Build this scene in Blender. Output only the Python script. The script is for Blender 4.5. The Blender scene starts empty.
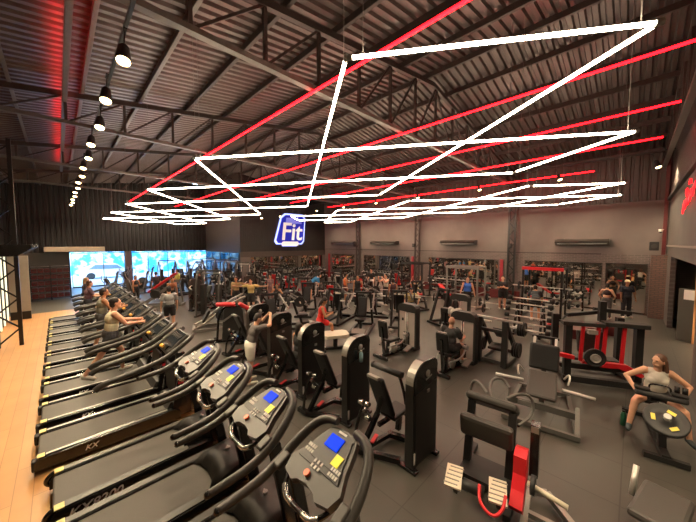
import bpy, bmesh, math, random
from mathutils import Vector, Matrix, Quaternion
R = math.radians
random.seed(7)
COL = bpy.context.scene.collection
SC = bpy.context.scene

# ------------------------------------------------------------------ materials
def mat(name, col, rough=.5, metal=0., noise=0., scale=8., bump=0., emis=None, es=0., coat=0., spec=None):
    m = bpy.data.materials.new(name); m.use_nodes = True
    nt = m.node_tree; b = nt.nodes['Principled BSDF']
    b.inputs['Base Color'].default_value = (*col, 1)
    b.inputs['Roughness'].default_value = rough
    b.inputs['Metallic'].default_value = metal
    if spec is not None: b.inputs['Specular IOR Level'].default_value = spec
    if coat: b.inputs['Coat Weight'].default_value = coat
    if noise or bump:
        tc = nt.nodes.new('ShaderNodeTexCoord'); n = nt.nodes.new('ShaderNodeTexNoise')
        n.inputs['Scale'].default_value = scale; n.inputs['Detail'].default_value = 4
        nt.links.new(tc.outputs['Object'], n.inputs['Vector'])
        if noise:
            mx = nt.nodes.new('ShaderNodeMix'); mx.data_type = 'RGBA'
            mx.inputs[6].default_value = (*[c*(1-noise) for c in col], 1)
            mx.inputs[7].default_value = (*[min(1, c*(1+noise)) for c in col], 1)
            nt.links.new(n.outputs[0], mx.inputs[0]); nt.links.new(mx.outputs[2], b.inputs['Base Color'])
        if bump:
            bp = nt.nodes.new('ShaderNodeBump'); bp.inputs['Strength'].default_value = bump
            bp.inputs['Distance'].default_value = .01
            nt.links.new(n.outputs[0], bp.inputs['Height']); nt.links.new(bp.outputs[0], b.inputs['Normal'])
    if emis:
        b.inputs['Emission Color'].default_value = (*emis, 1); b.inputs['Emission Strength'].default_value = es
    return m

def brickmat(name, c1, c2, mortar, w, h, ms, rough=.6, bump=.3, axis='XZ', zmax=None, above=None, offset=.5):
    m = bpy.data.materials.new(name); m.use_nodes = True
    nt = m.node_tree; b = nt.nodes['Principled BSDF']; b.inputs['Roughness'].default_value = rough
    tc = nt.nodes.new('ShaderNodeTexCoord'); sp = nt.nodes.new('ShaderNodeSeparateXYZ'); cb = nt.nodes.new('ShaderNodeCombineXYZ')
    nt.links.new(tc.outputs['Object'], sp.inputs[0])
    nt.links.new(sp.outputs[axis[0]], cb.inputs[0]); nt.links.new(sp.outputs[axis[1]], cb.inputs[1])
    br = nt.nodes.new('ShaderNodeTexBrick'); br.offset = offset
    br.inputs['Color1'].default_value = (*c1, 1); br.inputs['Color2'].default_value = (*c2, 1); br.inputs['Mortar'].default_value = (*mortar, 1)
    br.inputs['Scale'].default_value = 1; br.inputs['Mortar Size'].default_value = ms
    br.inputs['Brick Width'].default_value = w; br.inputs['Row Height'].default_value = h
    nt.links.new(cb.outputs[0], br.inputs['Vector'])
    nz = nt.nodes.new('ShaderNodeTexNoise'); nz.inputs['Scale'].default_value = 1.3; nz.inputs['Detail'].default_value = 6
    nt.links.new(tc.outputs['Object'], nz.inputs['Vector'])
    mr = nt.nodes.new('ShaderNodeMapRange'); mr.inputs[3].default_value = .78; mr.inputs[4].default_value = 1.22
    nt.links.new(nz.outputs[0], mr.inputs[0])
    mu = nt.nodes.new('ShaderNodeMix'); mu.data_type = 'RGBA'; mu.blend_type = 'MULTIPLY'; mu.inputs[0].default_value = 1
    nt.links.new(mr.outputs[0], mu.inputs[7])
    src = br.outputs['Color']
    if zmax is not None:
        lt = nt.nodes.new('ShaderNodeMath'); lt.operation = 'GREATER_THAN'; lt.inputs[1].default_value = zmax
        nt.links.new(sp.outputs['Z'], lt.inputs[0])
        mx = nt.nodes.new('ShaderNodeMix'); mx.data_type = 'RGBA'; mx.inputs[7].default_value = (*above, 1)
        nt.links.new(lt.outputs[0], mx.inputs[0]); nt.links.new(src, mx.inputs[6]); src = mx.outputs[2]
    nt.links.new(src, mu.inputs[6]); nt.links.new(mu.outputs[2], b.inputs['Base Color'])
    if bump and zmax is None:
        bp = nt.nodes.new('ShaderNodeBump'); bp.inputs['Strength'].default_value = bump; bp.inputs['Distance'].default_value = .01; bp.invert = True
        nt.links.new(br.outputs['Fac'], bp.inputs['Height']); nt.links.new(bp.outputs[0], b.inputs['Normal'])
    return m

M = {}
M['black'] = mat('black_paint', (.009, .0085, .008), .38, .0, .2, 20)
M['gloss'] = mat('gloss_black', (.007, .007, .007), .25, coat=.2)
M['matte'] = mat('matte_black', (.012, .0115, .011), .6, noise=.2)
M['char'] = mat('charcoal_plastic', (.026, .025, .023), .5, noise=.1, scale=30)
M['tread'] = mat('treadmill_grey', (.033, .030, .026), .45, noise=.1, scale=20)
M['belt'] = mat('belt_rubber', (.075, .066, .055), .62, noise=.15, scale=90, bump=.1)
M['pad'] = mat('pad_vinyl', (.009, .0088, .0085), .5, bump=.15, scale=60)
M['padgrey'] = mat('grey_vinyl', (.050, .047, .042), .5, bump=.15, scale=60, noise=.08)
M['chrome'] = mat('chrome', (.6, .58, .54), .22, .95)
M['steel'] = mat('brushed_steel', (.55, .53, .49), .35, .6)
M['silver'] = mat('silver_paint', (.30, .285, .26), .4, .5, .1)
M['frameg'] = mat('grey_frame_paint', (.12, .115, .105), .45, .3, .1)
M['towerb'] = mat('brown_black_shroud', (.030, .022, .018), .5, noise=.15, scale=6)
M['shroud'] = mat('smoked_grey_panel', (.50, .43, .38), .35, noise=.12, scale=3)
M['red'] = mat('red_paint', (.60, .012, .02), .4, noise=.08)
M['redpad'] = mat('red_vinyl', (.55, .015, .02), .45, bump=.1, scale=60)
M['darkred'] = mat('dark_red', (.10, .012, .012), .5, noise=.2)
M['white'] = mat('white_plastic', (.62, .60, .56), .6, spec=.15)
M['cream'] = mat('cream_vinyl', (.62, .56, .44), .5, noise=.05)
M['bar'] = mat('chrome_bar', (.72, .69, .62), .3, .5)
M['iron'] = mat('cast_iron', (.03, .03, .03), .5, .3, .2, 30)
M['yellow'] = mat('yellow_sticker', (.85, .85, .02), .5)
M['amber'] = mat('amber_plastic', (.75, .38, .04), .45)
M['orange'] = mat('stop_button', (.75, .10, .02), .4)
M['screen'] = mat('blue_screen', (.0, .02, .3), .6, emis=(.0, .05, 1.), es=.45, spec=.1)
M['glass_dark'] = mat('dark_display', (.02, .025, .03), .12)
M['tube'] = mat('white_light_tube', (1, .95, .8), .4, emis=(1, .86, .62), es=20)
M['tubered'] = mat('red_light_line', (.8, .02, .02), .4, emis=(1, .002, .004), es=12)
M['lamp'] = mat('warm_lamp_face', (1, .9, .6), .4, emis=(1, .70, .32), es=7)
M['neon'] = mat('red_neon', (1, .05, .05), .4, emis=(1, .006, .010), es=1.6)
M['signblue'] = mat('sign_blue', (.01, .02, .4), .4, emis=(.008, .02, .55), es=.22)
M['signedge'] = mat('sign_glow_edge', (.3, .35, 1), .4, emis=(.35, .42, 1), es=1.0)
M['signface'] = mat('sign_letter_face', (.8, .75, .68), .4, emis=(1, .88, .80), es=.28)
M['signmid'] = mat('sign_lilac_face', (.3, .3, .7), .4, emis=(.16, .2, .8), es=.3)
M['door'] = mat('orange_wood', (.75, .38, .15), .5, noise=.12, scale=4)
M['paper'] = mat('paper', (.85, .83, .76), .7)
M['truss'] = mat('truss_steel', (.055, .04, .036), .5, .3, .2)
M['trusslo'] = mat('truss_chord_steel', (.16, .135, .12), .45, .4, .2)
M['ac'] = mat('dark_ac_casing', (.045, .038, .034), .35, .2)
M['accream'] = mat('cream_bulkhead', (.62, .52, .38), .6, noise=.05)
M['palewall'] = mat('pale_panel', (.34, .31, .25), .7, noise=.12, scale=3)
M['car'] = mat('white_car_paint', (.75, .78, .8), .25, coat=.5)
M['green'] = mat('green_bottle', (.02, .12, .06), .3)
M['bluebottle'] = mat('pale_blue_bottle', (.35, .55, .62), .2)
def skin(n, c): return mat('skin_'+n, c, .55, noise=.06, scale=12)
SK = dict(light=skin('light', (.66, .36, .23)), tan=skin('tan', (.52, .25, .13)), brown=skin('brown', (.32, .15, .08)))
CL = {}
def cloth(c):
    k = tuple(c)
    if k not in CL: CL[k] = mat('cloth_%d' % len(CL), c, .85, noise=.14, scale=9, bump=.2)
    return CL[k]
M['hair'] = mat('dark_hair', (.018, .012, .01), .6, noise=.3, scale=40)
M['hairbrown'] = mat('brown_hair', (.10, .045, .025), .5, noise=.4, scale=40)
M['hairblond'] = mat('blond_hair', (.40, .24, .10), .5, noise=.3, scale=40)
M['shoe'] = mat('shoe_fabric', (.035, .05, .055), .6)
M['shoew'] = mat('pale_shoe_fabric', (.6, .57, .5), .6)

# ------------------------------------------------------------------ mesh builder
class B:
    def __init__(s): s.bm = bmesh.new(); s.mats = []
    def _mi(s, m):
        if m is None: return 0
        if m not in s.mats: s.mats.append(m)
        return s.mats.index(m)
    def _fin(s, vs, mtx, m, smooth):
        if mtx is not None: bmesh.ops.transform(s.bm, matrix=mtx, verts=vs)
        fs = {f for v in vs for f in v.link_faces}
        i = s._mi(m)
        for f in fs: f.smooth = smooth; f.material_index = i
    def box(s, c, d, rot=None, m=None, bev=0.):
        r = bmesh.ops.create_cube(s.bm, size=1)['verts']
        mt = Matrix.Diagonal((*d, 1))
        if bev:
            bmesh.ops.transform(s.bm, matrix=mt, verts=r)
            es = list({e for v in r for e in v.link_edges})
            k = bmesh.ops.bevel(s.bm, geom=es, offset=min(bev, min(d)*.45), segments=2, affect='EDGES', profile=.5)
            fs = set(k['faces']) | {f for v in k['verts'] for f in v.link_faces}
            r = list({v for f in fs for v in f.verts}); mt = Matrix()
        X = Matrix.Translation(c)
        if rot: X = X @ (rot if isinstance(rot, Matrix) else (Matrix.Rotation(rot[2], 4, 'Z') @ Matrix.Rotation(rot[1], 4, 'Y') @ Matrix.Rotation(rot[0], 4, 'X')))
        s._fin(r, X @ mt, m, False); return s
    def bar(s, a, b, w=.05, h=None, m=None, bev=0.):      # rectangular bar from a to b
        a, b = Vector(a), Vector(b); d = b-a; L = d.length; h = h or w
        z = d.normalized(); up = Vector((0, 0, 1)) if abs(z.z) < .98 else Vector((1, 0, 0))
        y = z.cross(up).normalized(); x = y.cross(z)
        rot = Matrix((x, y, z)).transposed().to_4x4()
        return s.box((a+b)/2, (h, w, L), rot, m, bev)
    def cyl(s, a, b, r, r2=None, n=12, m=None, cap=True):
        a, b = Vector(a), Vector(b); d = b-a
        v = bmesh.ops.create_cone(s.bm, cap_ends=cap, segments=n, radius1=r, radius2=r if r2 is None else r2, depth=d.length)['verts']
        q = Vector((0, 0, 1)).rotation_difference(d.normalized()).to_matrix().to_4x4()
        s._fin(v, Matrix.Translation((a+b)/2) @ q, m, True)
        for f in {f for x in v for f in x.link_faces}:
            if len(f.verts) > 4: f.smooth = False
        return s
    def sph(s, c, r, n=12, m=None, rot=None):
        if not hasattr(r, '__len__'): r = (r, r, r)
        X = Matrix.Translation(c)
        if rot: X = X @ (rot if isinstance(rot, Matrix) else (Matrix.Rotation(rot[2], 4, 'Z') @ Matrix.Rotation(rot[1], 4, 'Y') @ Matrix.Rotation(rot[0], 4, 'X')))
        X = X @ Matrix.Diagonal((*r, 1)); i = s._mi(m); nv = max(6, n*2//3); new = s.bm.verts.new
        top = new(X @ Vector((0, 0, 1))); bot = new(X @ Vector((0, 0, -1))); rg = []
        for j in range(1, nv):
            t = math.pi*j/nv; st, ct = math.sin(t), math.cos(t)
            rg.append([new(X @ Vector((st*math.cos(k*2*math.pi/n), st*math.sin(k*2*math.pi/n), ct))) for k in range(n)])
        fs = [s.bm.faces.new((top, rg[0][k], rg[0][(k+1) % n])) for k in range(n)]+[s.bm.faces.new((bot, rg[-1][(k+1) % n], rg[-1][k])) for k in range(n)]
        for A, Z in zip(rg, rg[1:]): fs += [s.bm.faces.new((A[k], Z[k], Z[(k+1) % n], A[(k+1) % n])) for k in range(n)]
        for f in fs: f.smooth = True; f.material_index = i
        return s
    def tube(s, pts, r, n=8, m=None, close=False, sm=2):     # smooth tube through pts
        P = [Vector(p) for p in pts]
        for _ in range(sm):
            Q = []
            L = len(P)
            rng = range(L if close else L-1)
            if not close: Q.append(P[0])
            for i in rng:
                a, b = P[i], P[(i+1) % L]
                Q += [a*.75+b*.25, a*.25+b*.75]
            if not close: Q.append(P[-1])
            P = Q
        rings = []; i0 = s._mi(m); L = len(P); prev = None
        for i, p in enumerate(P):
            if close: t = P[(i+1) % L]-P[i-1]
            else: t = P[min(i+1, L-1)]-P[max(i-1, 0)]
            t.normalize()
            if prev is None:
                up = Vector((0, 0, 1)) if abs(t.z) < .9 else Vector((1, 0, 0)); x = t.cross(up).normalized()
            else:
                x = (prev-t*prev.dot(t)).normalized()
            prev = x; y = t.cross(x)
            rr = r(i/(L-1)) if callable(r) else r
            rings.append([s.bm.verts.new(p+x*math.cos(k*2*math.pi/n)*rr+y*math.sin(k*2*math.pi/n)*rr) for k in range(n)])
        for i in range(L if close else L-1):
            A, Bq = rings[i], rings[(i+1) % L]
            for k in range(n):
                f = s.bm.faces.new((A[k], A[(k+1) % n], Bq[(k+1) % n], Bq[k])); f.smooth = True; f.material_index = i0
        if not close:
            for rg in (rings[0][::-1], rings[-1]):
                f = s.bm.faces.new(rg); f.material_index = i0
        return s
    def prism(s, pts, plane, lo, hi, m=None, smooth=False):    # outline extruded along the third axis
        def P(a, b, c): return {'XZ': (a, c, b), 'XY': (a, b, c), 'YZ': (c, a, b)}[plane]
        v0 = [s.bm.verts.new(P(a, b, lo)) for a, b in pts]; v1 = [s.bm.verts.new(P(a, b, hi)) for a, b in pts]
        i = s._mi(m); n = len(pts)
        fs = [s.bm.faces.new(v0), s.bm.faces.new(v1[::-1])]
        for k in range(n):
            f = s.bm.faces.new((v0[(k+1) % n], v0[k], v1[k], v1[(k+1) % n])); f.smooth = smooth; fs.append(f)
        for f in fs: f.material_index = i
        return s
    def lathe(s, prof, c=(0, 0, 0), axis='Z', n=20, m=None):
        q = {'Z': Matrix(), 'X': Matrix.Rotation(R(90), 4, 'Y'), 'Y': Matrix.Rotation(R(-90), 4, 'X')}[axis] if isinstance(axis, str) else axis
        i = s._mi(m); rg = []
        T = Matrix.Translation(c) @ q
        for r, z in prof:
            rg.append([s.bm.verts.new(T @ Vector((r*math.cos(k*2*math.pi/n), r*math.sin(k*2*math.pi/n), z))) for k in range(n)])
        for a, b in zip(rg, rg[1:]):
            for k in range(n):
                f = s.bm.faces.new((a[k], a[(k+1) % n], b[(k+1) % n], b[k])); f.smooth = True; f.material_index = i
        for r_ in (rg[0][::-1], rg[-1]):
            f = s.bm.faces.new(r_); f.material_index = i
        return s
    def obj(s, name, m=None, parent=None, **props):
        bmesh.ops.recalc_face_normals(s.bm, faces=s.bm.faces)
        me = bpy.data.meshes.new(name); s.bm.to_mesh(me); s.bm.free()
        for x in (s.mats or [m]): me.materials.append(x or m)
        if s.mats and m and None in s.mats: pass
        o = bpy.data.objects.new(name, me); COL.objects.link(o)
        if parent: o.parent = parent
        for k, v in props.items(): o[k] = v
        return o

def tag(o, label, cat, group=None, kind=None):
    if label: o['label'] = label
    if cat: o['category'] = cat
    if group: o['group'] = group
    if kind: o['kind'] = kind
    return o
def empty(name, label=None, cat=None, loc=(0, 0, 0), rz=0, group=None):
    o = bpy.data.objects.new(name, None); COL.objects.link(o); o.location = loc; o.rotation_euler = (0, 0, rz)
    o.empty_display_size = .1
    return tag(o, label, cat, group)
def struct(o): o['kind'] = 'structure'; return o
KIDS = {}
def dup(root, loc, rz=0, label=None, group=None, scale=None):
    r = root.copy(); COL.objects.link(r); r.location = loc; r.rotation_euler = (0, 0, rz)
    if label: r['label'] = label
    if group: r['group'] = group
    if scale: r.scale = scale
    def rec(src, dst):
        for ch in src.children:
            c = ch.copy(); COL.objects.link(c); c.parent = dst; rec(ch, c)
    rec(root, r); return r
used = set()
def place(root, loc, rz=0, label=None, group=None, scale=None):
    if root.name not in used:
        used.add(root.name); root.location = loc; root.rotation_euler = (0, 0, rz)
        if label: root['label'] = label
        if group: root['group'] = group
        if scale: root.scale = scale
        return root
    return dup(root, loc, rz, label, group, scale)
def text(s, size, name, m, parent, loc, rot, depth=.004, shear=0.):
    cu = bpy.data.curves.new(name, 'FONT'); cu.body = s; cu.size = size; cu.extrude = depth; cu.shear = shear
    cu.align_x = 'CENTER'; cu.align_y = 'CENTER'; cu.offset = size*.012
    t = bpy.data.objects.new(name, cu); COL.objects.link(t)
    dg = bpy.context.evaluated_depsgraph_get(); me = bpy.data.meshes.new_from_object(t.evaluated_get(dg))
    bpy.data.objects.remove(t)
    me.materials.clear(); me.materials.append(m)
    me.transform(Matrix.Translation(loc) @ rot)
    o = bpy.data.objects.new(name, me); COL.objects.link(o)
    if parent: o.parent = parent
    return o
ORD = ['first', 'second', 'third', 'fourth', 'fifth', 'sixth', 'seventh', 'eighth', 'ninth', 'tenth', 'eleventh', 'twelfth', 'thirteenth', 'fourteenth', 'fifteenth', 'sixteenth']

# ------------------------------------------------------------------ camera
H = 3.4; F = 288.
cam = bpy.data.cameras.new('camera'); co = bpy.data.objects.new('camera', cam); COL.objects.link(co)
cam.sensor_width = 36; cam.lens = 36*F/696; cam.clip_end = 200; cam.clip_start = .05
co.location = (0, 0, H)
co.rotation_euler = (R(90-3.378), 0, -R(45.148))
SC.camera = co
# ------------------------------------------------------------------ people
def V(*a): return Vector(a)
def remesh(parts, name, m, vox, parent=None, sm=2):
    b = B()
    for p in parts:
        if p[0] == 'c':
            _, a, c, ra, rb = p
            b.cyl(a, c, ra, rb, n=14); b.sph(a, ra, 12); b.sph(c, rb, 12)
        else:
            _, c, rad, rot = p; b.sph(c, rad, 16, None, rot)
    me = bpy.data.meshes.new('tmp'); b.bm.to_mesh(me); b.bm.free()
    t = bpy.data.objects.new('tmp', me); COL.objects.link(t)
    md = t.modifiers.new('r', 'REMESH'); md.mode = 'VOXEL'; md.voxel_size = vox; md.use_smooth_shade = True
    ms = t.modifiers.new('s', 'SMOOTH'); ms.iterations = sm; ms.factor = .5
    dg = bpy.context.evaluated_depsgraph_get(); out = bpy.data.meshes.new_from_object(t.evaluated_get(dg))
    bpy.data.objects.remove(t); bpy.data.meshes.remove(me)
    out.name = name; out.materials.clear(); out.materials.append(m)
    for pl in out.polygons: pl.use_smooth = True
    o = bpy.data.objects.new(name, out); COL.objects.link(o)
    if parent: o.parent = parent
    return o
STAND = dict(lean=0, ul=(0.05, .12, -1), fl=(.15, .05, -1), ur=(0.05, .12, -1), fr=(.15, .05, -1), tl=(.03, .06, -1), sl=(-.03, .0, -1), tr=(.03, .06, -1), sr=(-.03, .0, -1))
def P_(**k): d = dict(STAND); d.update(k); return d
SIT = P_(tl=(1, .15, .02), sl=(.05, .0, -1), tr=(1, .15, .02), sr=(.05, .0, -1), ul=(.3, .2, -1), fl=(1, -.1, .1), ur=(.3, .2, -1), fr=(1, -.1, .1))
def person(label, x, y, face, pose, h=1.75, sk='light', top=('tee', (.1, .1, .1)), bot=('shorts', (.03, .03, .03)), hair='hair', long=0, fem=False, z=0., seat=None, vox=.013, shoe='shoew', bald=False, hero=False, cap=None, look=0., group=None, heavy=1., nod=0.):
    s = h/1.75; root = empty('person', label, 'person', (x, y, z), R(face), group)
    ln = R(pose['lean']); tw = R(pose.get('twist', 0)); side = R(pose.get('tilt', 0))
    up = V(math.sin(ln), math.sin(side), math.cos(ln)).normalized(); lf = V(-math.sin(tw), math.cos(tw), 0); lf = (lf-up*lf.dot(up)).normalized(); fw = lf.cross(up)
    rt = Matrix((fw, lf, up)).transposed().to_4x4()
    pel = V(0, 0, 0); hw = (.095 if fem else .088)*s; sw = (.160 if fem else .185)*s
    def D(t, sg): return V(t[0], t[1]*sg, t[2]).normalized()
    J = {}
    neck = pel+up*.50*s
    for k, sg in (('l', 1), ('r', -1)):
        sh = pel+up*.455*s+lf*sw*sg; e = sh+D(pose['u'+k], sg)*.285*s; w = e+D(pose['f'+k], sg)*.25*s
        hp = pel+V(0, sg*hw, -.02*s); kn = hp+D(pose['t'+k], sg)*.42*s; an = kn+D(pose['s'+k], sg)*.41*s
        J[k] = (sh, e, w, hp, kn, an)
    fdir = {}
    for k in 'lr':
        t = pose.get('toe'+k) or (1, .18, -.12); fdir[k] = D(t, 1 if k == 'l' else -1)
    low = min(min(J[k][5].z, (J[k][5]+fdir[k]*.16*s).z) for k in 'lr')-.075*s
    off = V(0, 0, (-low if seat is None else seat+.11*s))
    if seat is not None and pose.get('ground'): pass
    g = heavy
    def o(p): return p+off
    def cp(a, b, ra, rb): return ('c', o(a), o(b), ra*s, rb*s)
    tor = [('e', o(pel+up*.02*s), V(.115*g, .158*g if fem else .150*g, .13)*s, rt), ('e', o(pel+up*.17*s), V(.10*g, .125*g if fem else .140*g, .16)*s, rt),
           ('e', o(pel+up*.34*s), V(.112*g, .145 if fem else .165, .15)*s, rt), cp(J['l'][0]-up*.01-lf*.03, J['r'][0]-up*.01+lf*.03, .058, .058)]
    if fem: tor += [('e', o(pel+up*.33*s+fw*.075*s+lf*.065*s*q), V(.055, .06, .06)*s, rt) for q in (-1, 1)]
    else: tor += [('e', o(pel+up*.37*s+fw*.05*s+lf*.075*s*q), V(.06, .085, .07)*s, rt) for q in (-1, 1)]
    hd = neck+(up*.6+V(0, 0, 1)*.4).normalized()*.165*s+fw*.02*s
    hr = Matrix.Rotation(R(look), 4, 'Z') @ Matrix.Rotation(R(nod), 4, 'Y')
    def hp_(v): return o(hd+(hr @ (V(*v)*s)))
    head = [('e', hp_((0, 0, .015)), V(.093, .074, .105)*s, hr), ('e', hp_((.028, 0, -.055)), V(.06, .052, .055)*s, hr), cp(neck-up*.03, hd-up*.04*s, .056, .052)]
    if vox < .02: head += [('c', hp_((.088, 0, .01)), hp_((.108, 0, -.022)), .010*s, .015*s), ('e', hp_((-.005, .076, 0)), V(.018, .010, .03)*s, hr), ('e', hp_((-.005, -.076, 0)), V(.018, .010, .03)*s, hr), ('e', hp_((.075, 0, .035)), V(.02, .055, .012)*s, hr), ('e', hp_((.082, 0, -.055)), V(.015, .026, .010)*s, hr)]
    arms = []; legs = []
    for k, sg in (('l', 1), ('r', -1)):
        sh, e, w, hp, kn, an = J[k]
        arms += [cp(sh, e, .052*g, .040), cp(e, w, .041, .026), ('e', o(sh), V(.058, .055, .06)*s, rt)]
        d = (w-e).normalized(); n = V(0, sg, 0)-d*d.dot(V(0, sg, 0)); n = n.normalized() if n.length > .1 else V(1, 0, 0); q = d.cross(n).normalized()
        curl = pose.get('grip', 0)
        pm = w+d*.05*s
        arms += [('c', o(w), o(pm), .024*s, .030*s)]
        for i in range(4):
            a = pm+q*(i-1.5)*.019*s+d*.02*s; L = (.072, .082, .078, .062)[i]*s*.5
            cd = (d-n*(.25+curl)).normalized(); c1 = a+cd*L; c2 = c1+(cd-n*(.5+curl*1.5)).normalized()*L
            arms += [('c', o(a), o(c1), .0095*s, .009*s), ('c', o(c1), o(c2), .009*s, .008*s)]
        ta_ = pm-d*.03*s+q*.030*s*(-1); tb_ = ta_+(d*.6-q*.9-n*.3).normalized()*.035*s
        arms += [('c', o(ta_), o(tb_), .012*s, .010*s), ('c', o(tb_), o(tb_+(d-n*.6).normalized()*.03*s), .010*s, .009*s)]
        legs += [cp(hp, kn, (.088 if fem else .082)*g, .055), cp(kn, an, .054, .036), ('e', o(kn+(an-kn)*.28-fw*.0), V(.055, .05, .10)*s, (an-kn).normalized().to_track_quat('Z', 'X').to_matrix().to_4x4())]
        ft = an+fdir[k]*.17*s; legs += [cp(an, an-V(0, 0, .03*s)-fdir[k]*.03*s, .036, .036), cp(an-V(0, 0, .035*s), ft, .038, .028)]
    fine = .0065 if hero else vox
    body = remesh(tor+head+arms+legs, 'body', SK[sk], fine, root, 3 if hero else 1)
    gI = .013
    def infl(l, e=gI):
        r_ = []
        for p in l:
            if p[0] == 'c': r_.append(('c', p[1], p[2], p[3]+e, p[4]+e))
            else: r_.append(('e', p[1], p[2]+V(e, e, e), p[3]))
        return r_
    kind, colr = top
    tp = infl(tor[:3]+tor[4:])+[('c', tor[3][1].lerp(tor[3][2], .12), tor[3][1].lerp(tor[3][2], .88), (.058*s+.006), (.058*s+.006))]
    if kind == 'crop': tp = infl(tor[2:3]+tor[4:], .010)
    if kind == 'tee':
        for k in 'lr':
            sh, e = J[k][:2]; tp += [('c', o(sh), o(sh.lerp(e, .62)), .052*s*g+.02, .046*s+.02)]
    if kind == 'long':
        for k in 'lr':
            sh, e, w = J[k][:3]; tp += [('c', o(sh), o(e), .052*s+.016, .042*s+.014), ('c', o(e), o(w.lerp(e, .06)), .042*s+.014, .03*s+.012)]
    if kind != 'none': remesh(tp, {'tee': 't_shirt', 'tank': 'tank_top', 'crop': 'crop_top', 'long': 'shirt'}[kind], cloth(colr), max(.011, min(vox, .014)), root, 2)
    kb, cb = bot
    if kb != 'none':
        bp = infl(tor[:1], .018)
        fr = {'shorts': .6, 'leggings': 1, 'pants': 1, 'brief': .35}[kb]; ee = {'shorts': .026, 'pants': .024, 'leggings': .009, 'brief': .015}[kb]
        for k in 'lr':
            hp, kn, an = J[k][3:]
            bp += [('c', o(hp), o(hp.lerp(kn, fr)), (.088 if fem else .082)*s*g+ee, (.088*(1-fr)+.055*fr)*s+ee)]
            if fr == 1: bp += [('c', o(kn), o(kn.lerp(an, .93)), .056*s+ee, .038*s+ee), ('e', o(kn+(an-kn)*.28), V(.055, .05, .10)*s+V(ee, ee, ee), (an-kn).normalized().to_track_quat('Z', 'X').to_matrix().to_4x4())]
        remesh(bp, {'shorts': 'shorts', 'leggings': 'leggings', 'pants': 'trousers', 'brief': 'short_shorts'}[kb], cloth(cb), max(.011, min(vox, .014)), root, 2)
    for k in 'lr':
        an = J[k][5]; f = fdir[k]
        ft = an+f*.17*s
        remesh([('c', o(an-V(0, 0, .028*s)-f*.03*s), o(ft), .044*s, .037*s), ('c', o(an-V(0, 0, .052*s)-f*.035*s), o(ft-V(0, 0, .012*s)), .032*s, .030*s)], 'shoe', M[shoe], .009 if hero else .014, root, 1)
    if not bald:
        hl = [('e', hp_((-.016, 0, .040)), V(.092, .083, .093)*s, hr), ('e', hp_((-.045, 0, -.01)), V(.062, .078, .085)*s, hr)]
        if long:
            hl += [('c', hp_((-.06, 0, .0)), hp_((-.085, 0, -.06-long*.5)), .062*s, .045*s), ('c', hp_((-.085, 0, -.06-long*.5)), hp_((-.075, 0, -.10-long)), .045*s, .015*s)]
            if hero or long > .2: hl += [('c', hp_((-.03, .07, .02)), hp_((-.05, .085, -.15)), .032*s, .028*s), ('c', hp_((-.03, -.07, .02)), hp_((-.05, -.085, -.17)), .032*s, .028*s)]
        remesh(hl, 'hair', M[hair], .008 if hero else .014, root, 1)
    if cap:
        remesh([('e', hp_((-.01, 0, .055)), V(.098, .088, .075)*s, hr), ('c', hp_((.06, 0, .055)), hp_((.13, 0, .045)), .035*s, .03*s)], 'cap', cloth(cap), .012, root, 1)
    if vox < .0135:
        eb = B()
        for q in (-1, 1): eb.sph(hp_((.079, q*.031, .012)), V(.011, .013, .007)*s, 10)
        eb.obj('eyes', M['glass_dark'], root)
        B().sph(hp_((.088, 0, -.052)), V(.008, .022, .006)*s, 10).obj('lips', mat('lips', (.45, .13, .10), .5), root)
    return root
# ---- nearest : woman on the row machine
person('woman in a white tank top sitting on the row machine looking left', 7.48, -.36, 187, P_(lean=16, ul=(-.12, .95, -.75), fl=(.62, -.35, -.55), ur=(-.12, .95, -.75), fr=(.62, -.35, -.55), tl=(.72, .38, -.12), sl=(.08, .15, -1), tr=(.72, .38, -.12), sr=(.08, .15, -1), grip=.6), 1.78, 'light', ('tank', (.72, .67, .58)), ('brief', (.03, .03, .03)), 'hairbrown', .22, True, seat=.60, vox=.009, shoe='shoe', hero=True, look=-48, heavy=1.1)
person('man in a cream tank top and patterned shorts walking on a treadmill', 0.78, 8.7, 2, P_(lean=9, ul=(.75, .1, -.8), fl=(1, -.1, -.12), ur=(.65, .1, -.85), fr=(1, -.05, -.05), tl=(.50, .04, -1), sl=(.02, .0, -1), tr=(-.52, .04, -1), sr=(-.75, .0, -1), toer=(.9, .1, -.6), grip=.8), 1.95, 'light', ('tank', (.66, .62, .44)), ('shorts', (.04, .04, .045)), z=.262, vox=.011, heavy=1.12)
person('broad man in a grey tank top on the treadmill behind the cream tank top', .82, 11.15, 5, P_(lean=6, ul=(.5, .15, -.9), fl=(1, -.1, .1), ur=(.5, .15, -.9), fr=(1, -.1, .1), tl=(.3, .05, -1), sl=(-.1, .0, -1), tr=(-.2, .04, -1), sr=(-.3, .0, -1)), 1.88, 'tan', ('tank', (.25, .25, .20)), ('shorts', (.06, .06, .06)), z=.262, heavy=1.12)
person('walker in a dusky purple shirt on a far treadmill', .72, 14.72, 5, P_(lean=5, ul=(.5, .15, -.9), fl=(1, -.1, .1), ur=(.4, .15, -.9), fr=(1, -.1, .1), tl=(.3, .05, -1), sl=(-.1, 0, -1), tr=(-.2, .04, -1), sr=(-.3, 0, -1)), 1.80, 'light', ('tee', (.17, .10, .13)), ('pants', (.03, .03, .04)), 'hairbrown', z=.262, vox=.018)
person('blond walker on the treadmill beyond the purple shirt', .75, 17.1, 5, P_(lean=4, tl=(.3, .05, -1), sl=(-.1, 0, -1), tr=(-.2, .04, -1), sr=(-.3, 0, -1)), 1.72, 'light', ('tee', (.08, .07, .08)), ('leggings', (.02, .02, .02)), 'hairblond', .2, True, z=.262, vox=.018)
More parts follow.
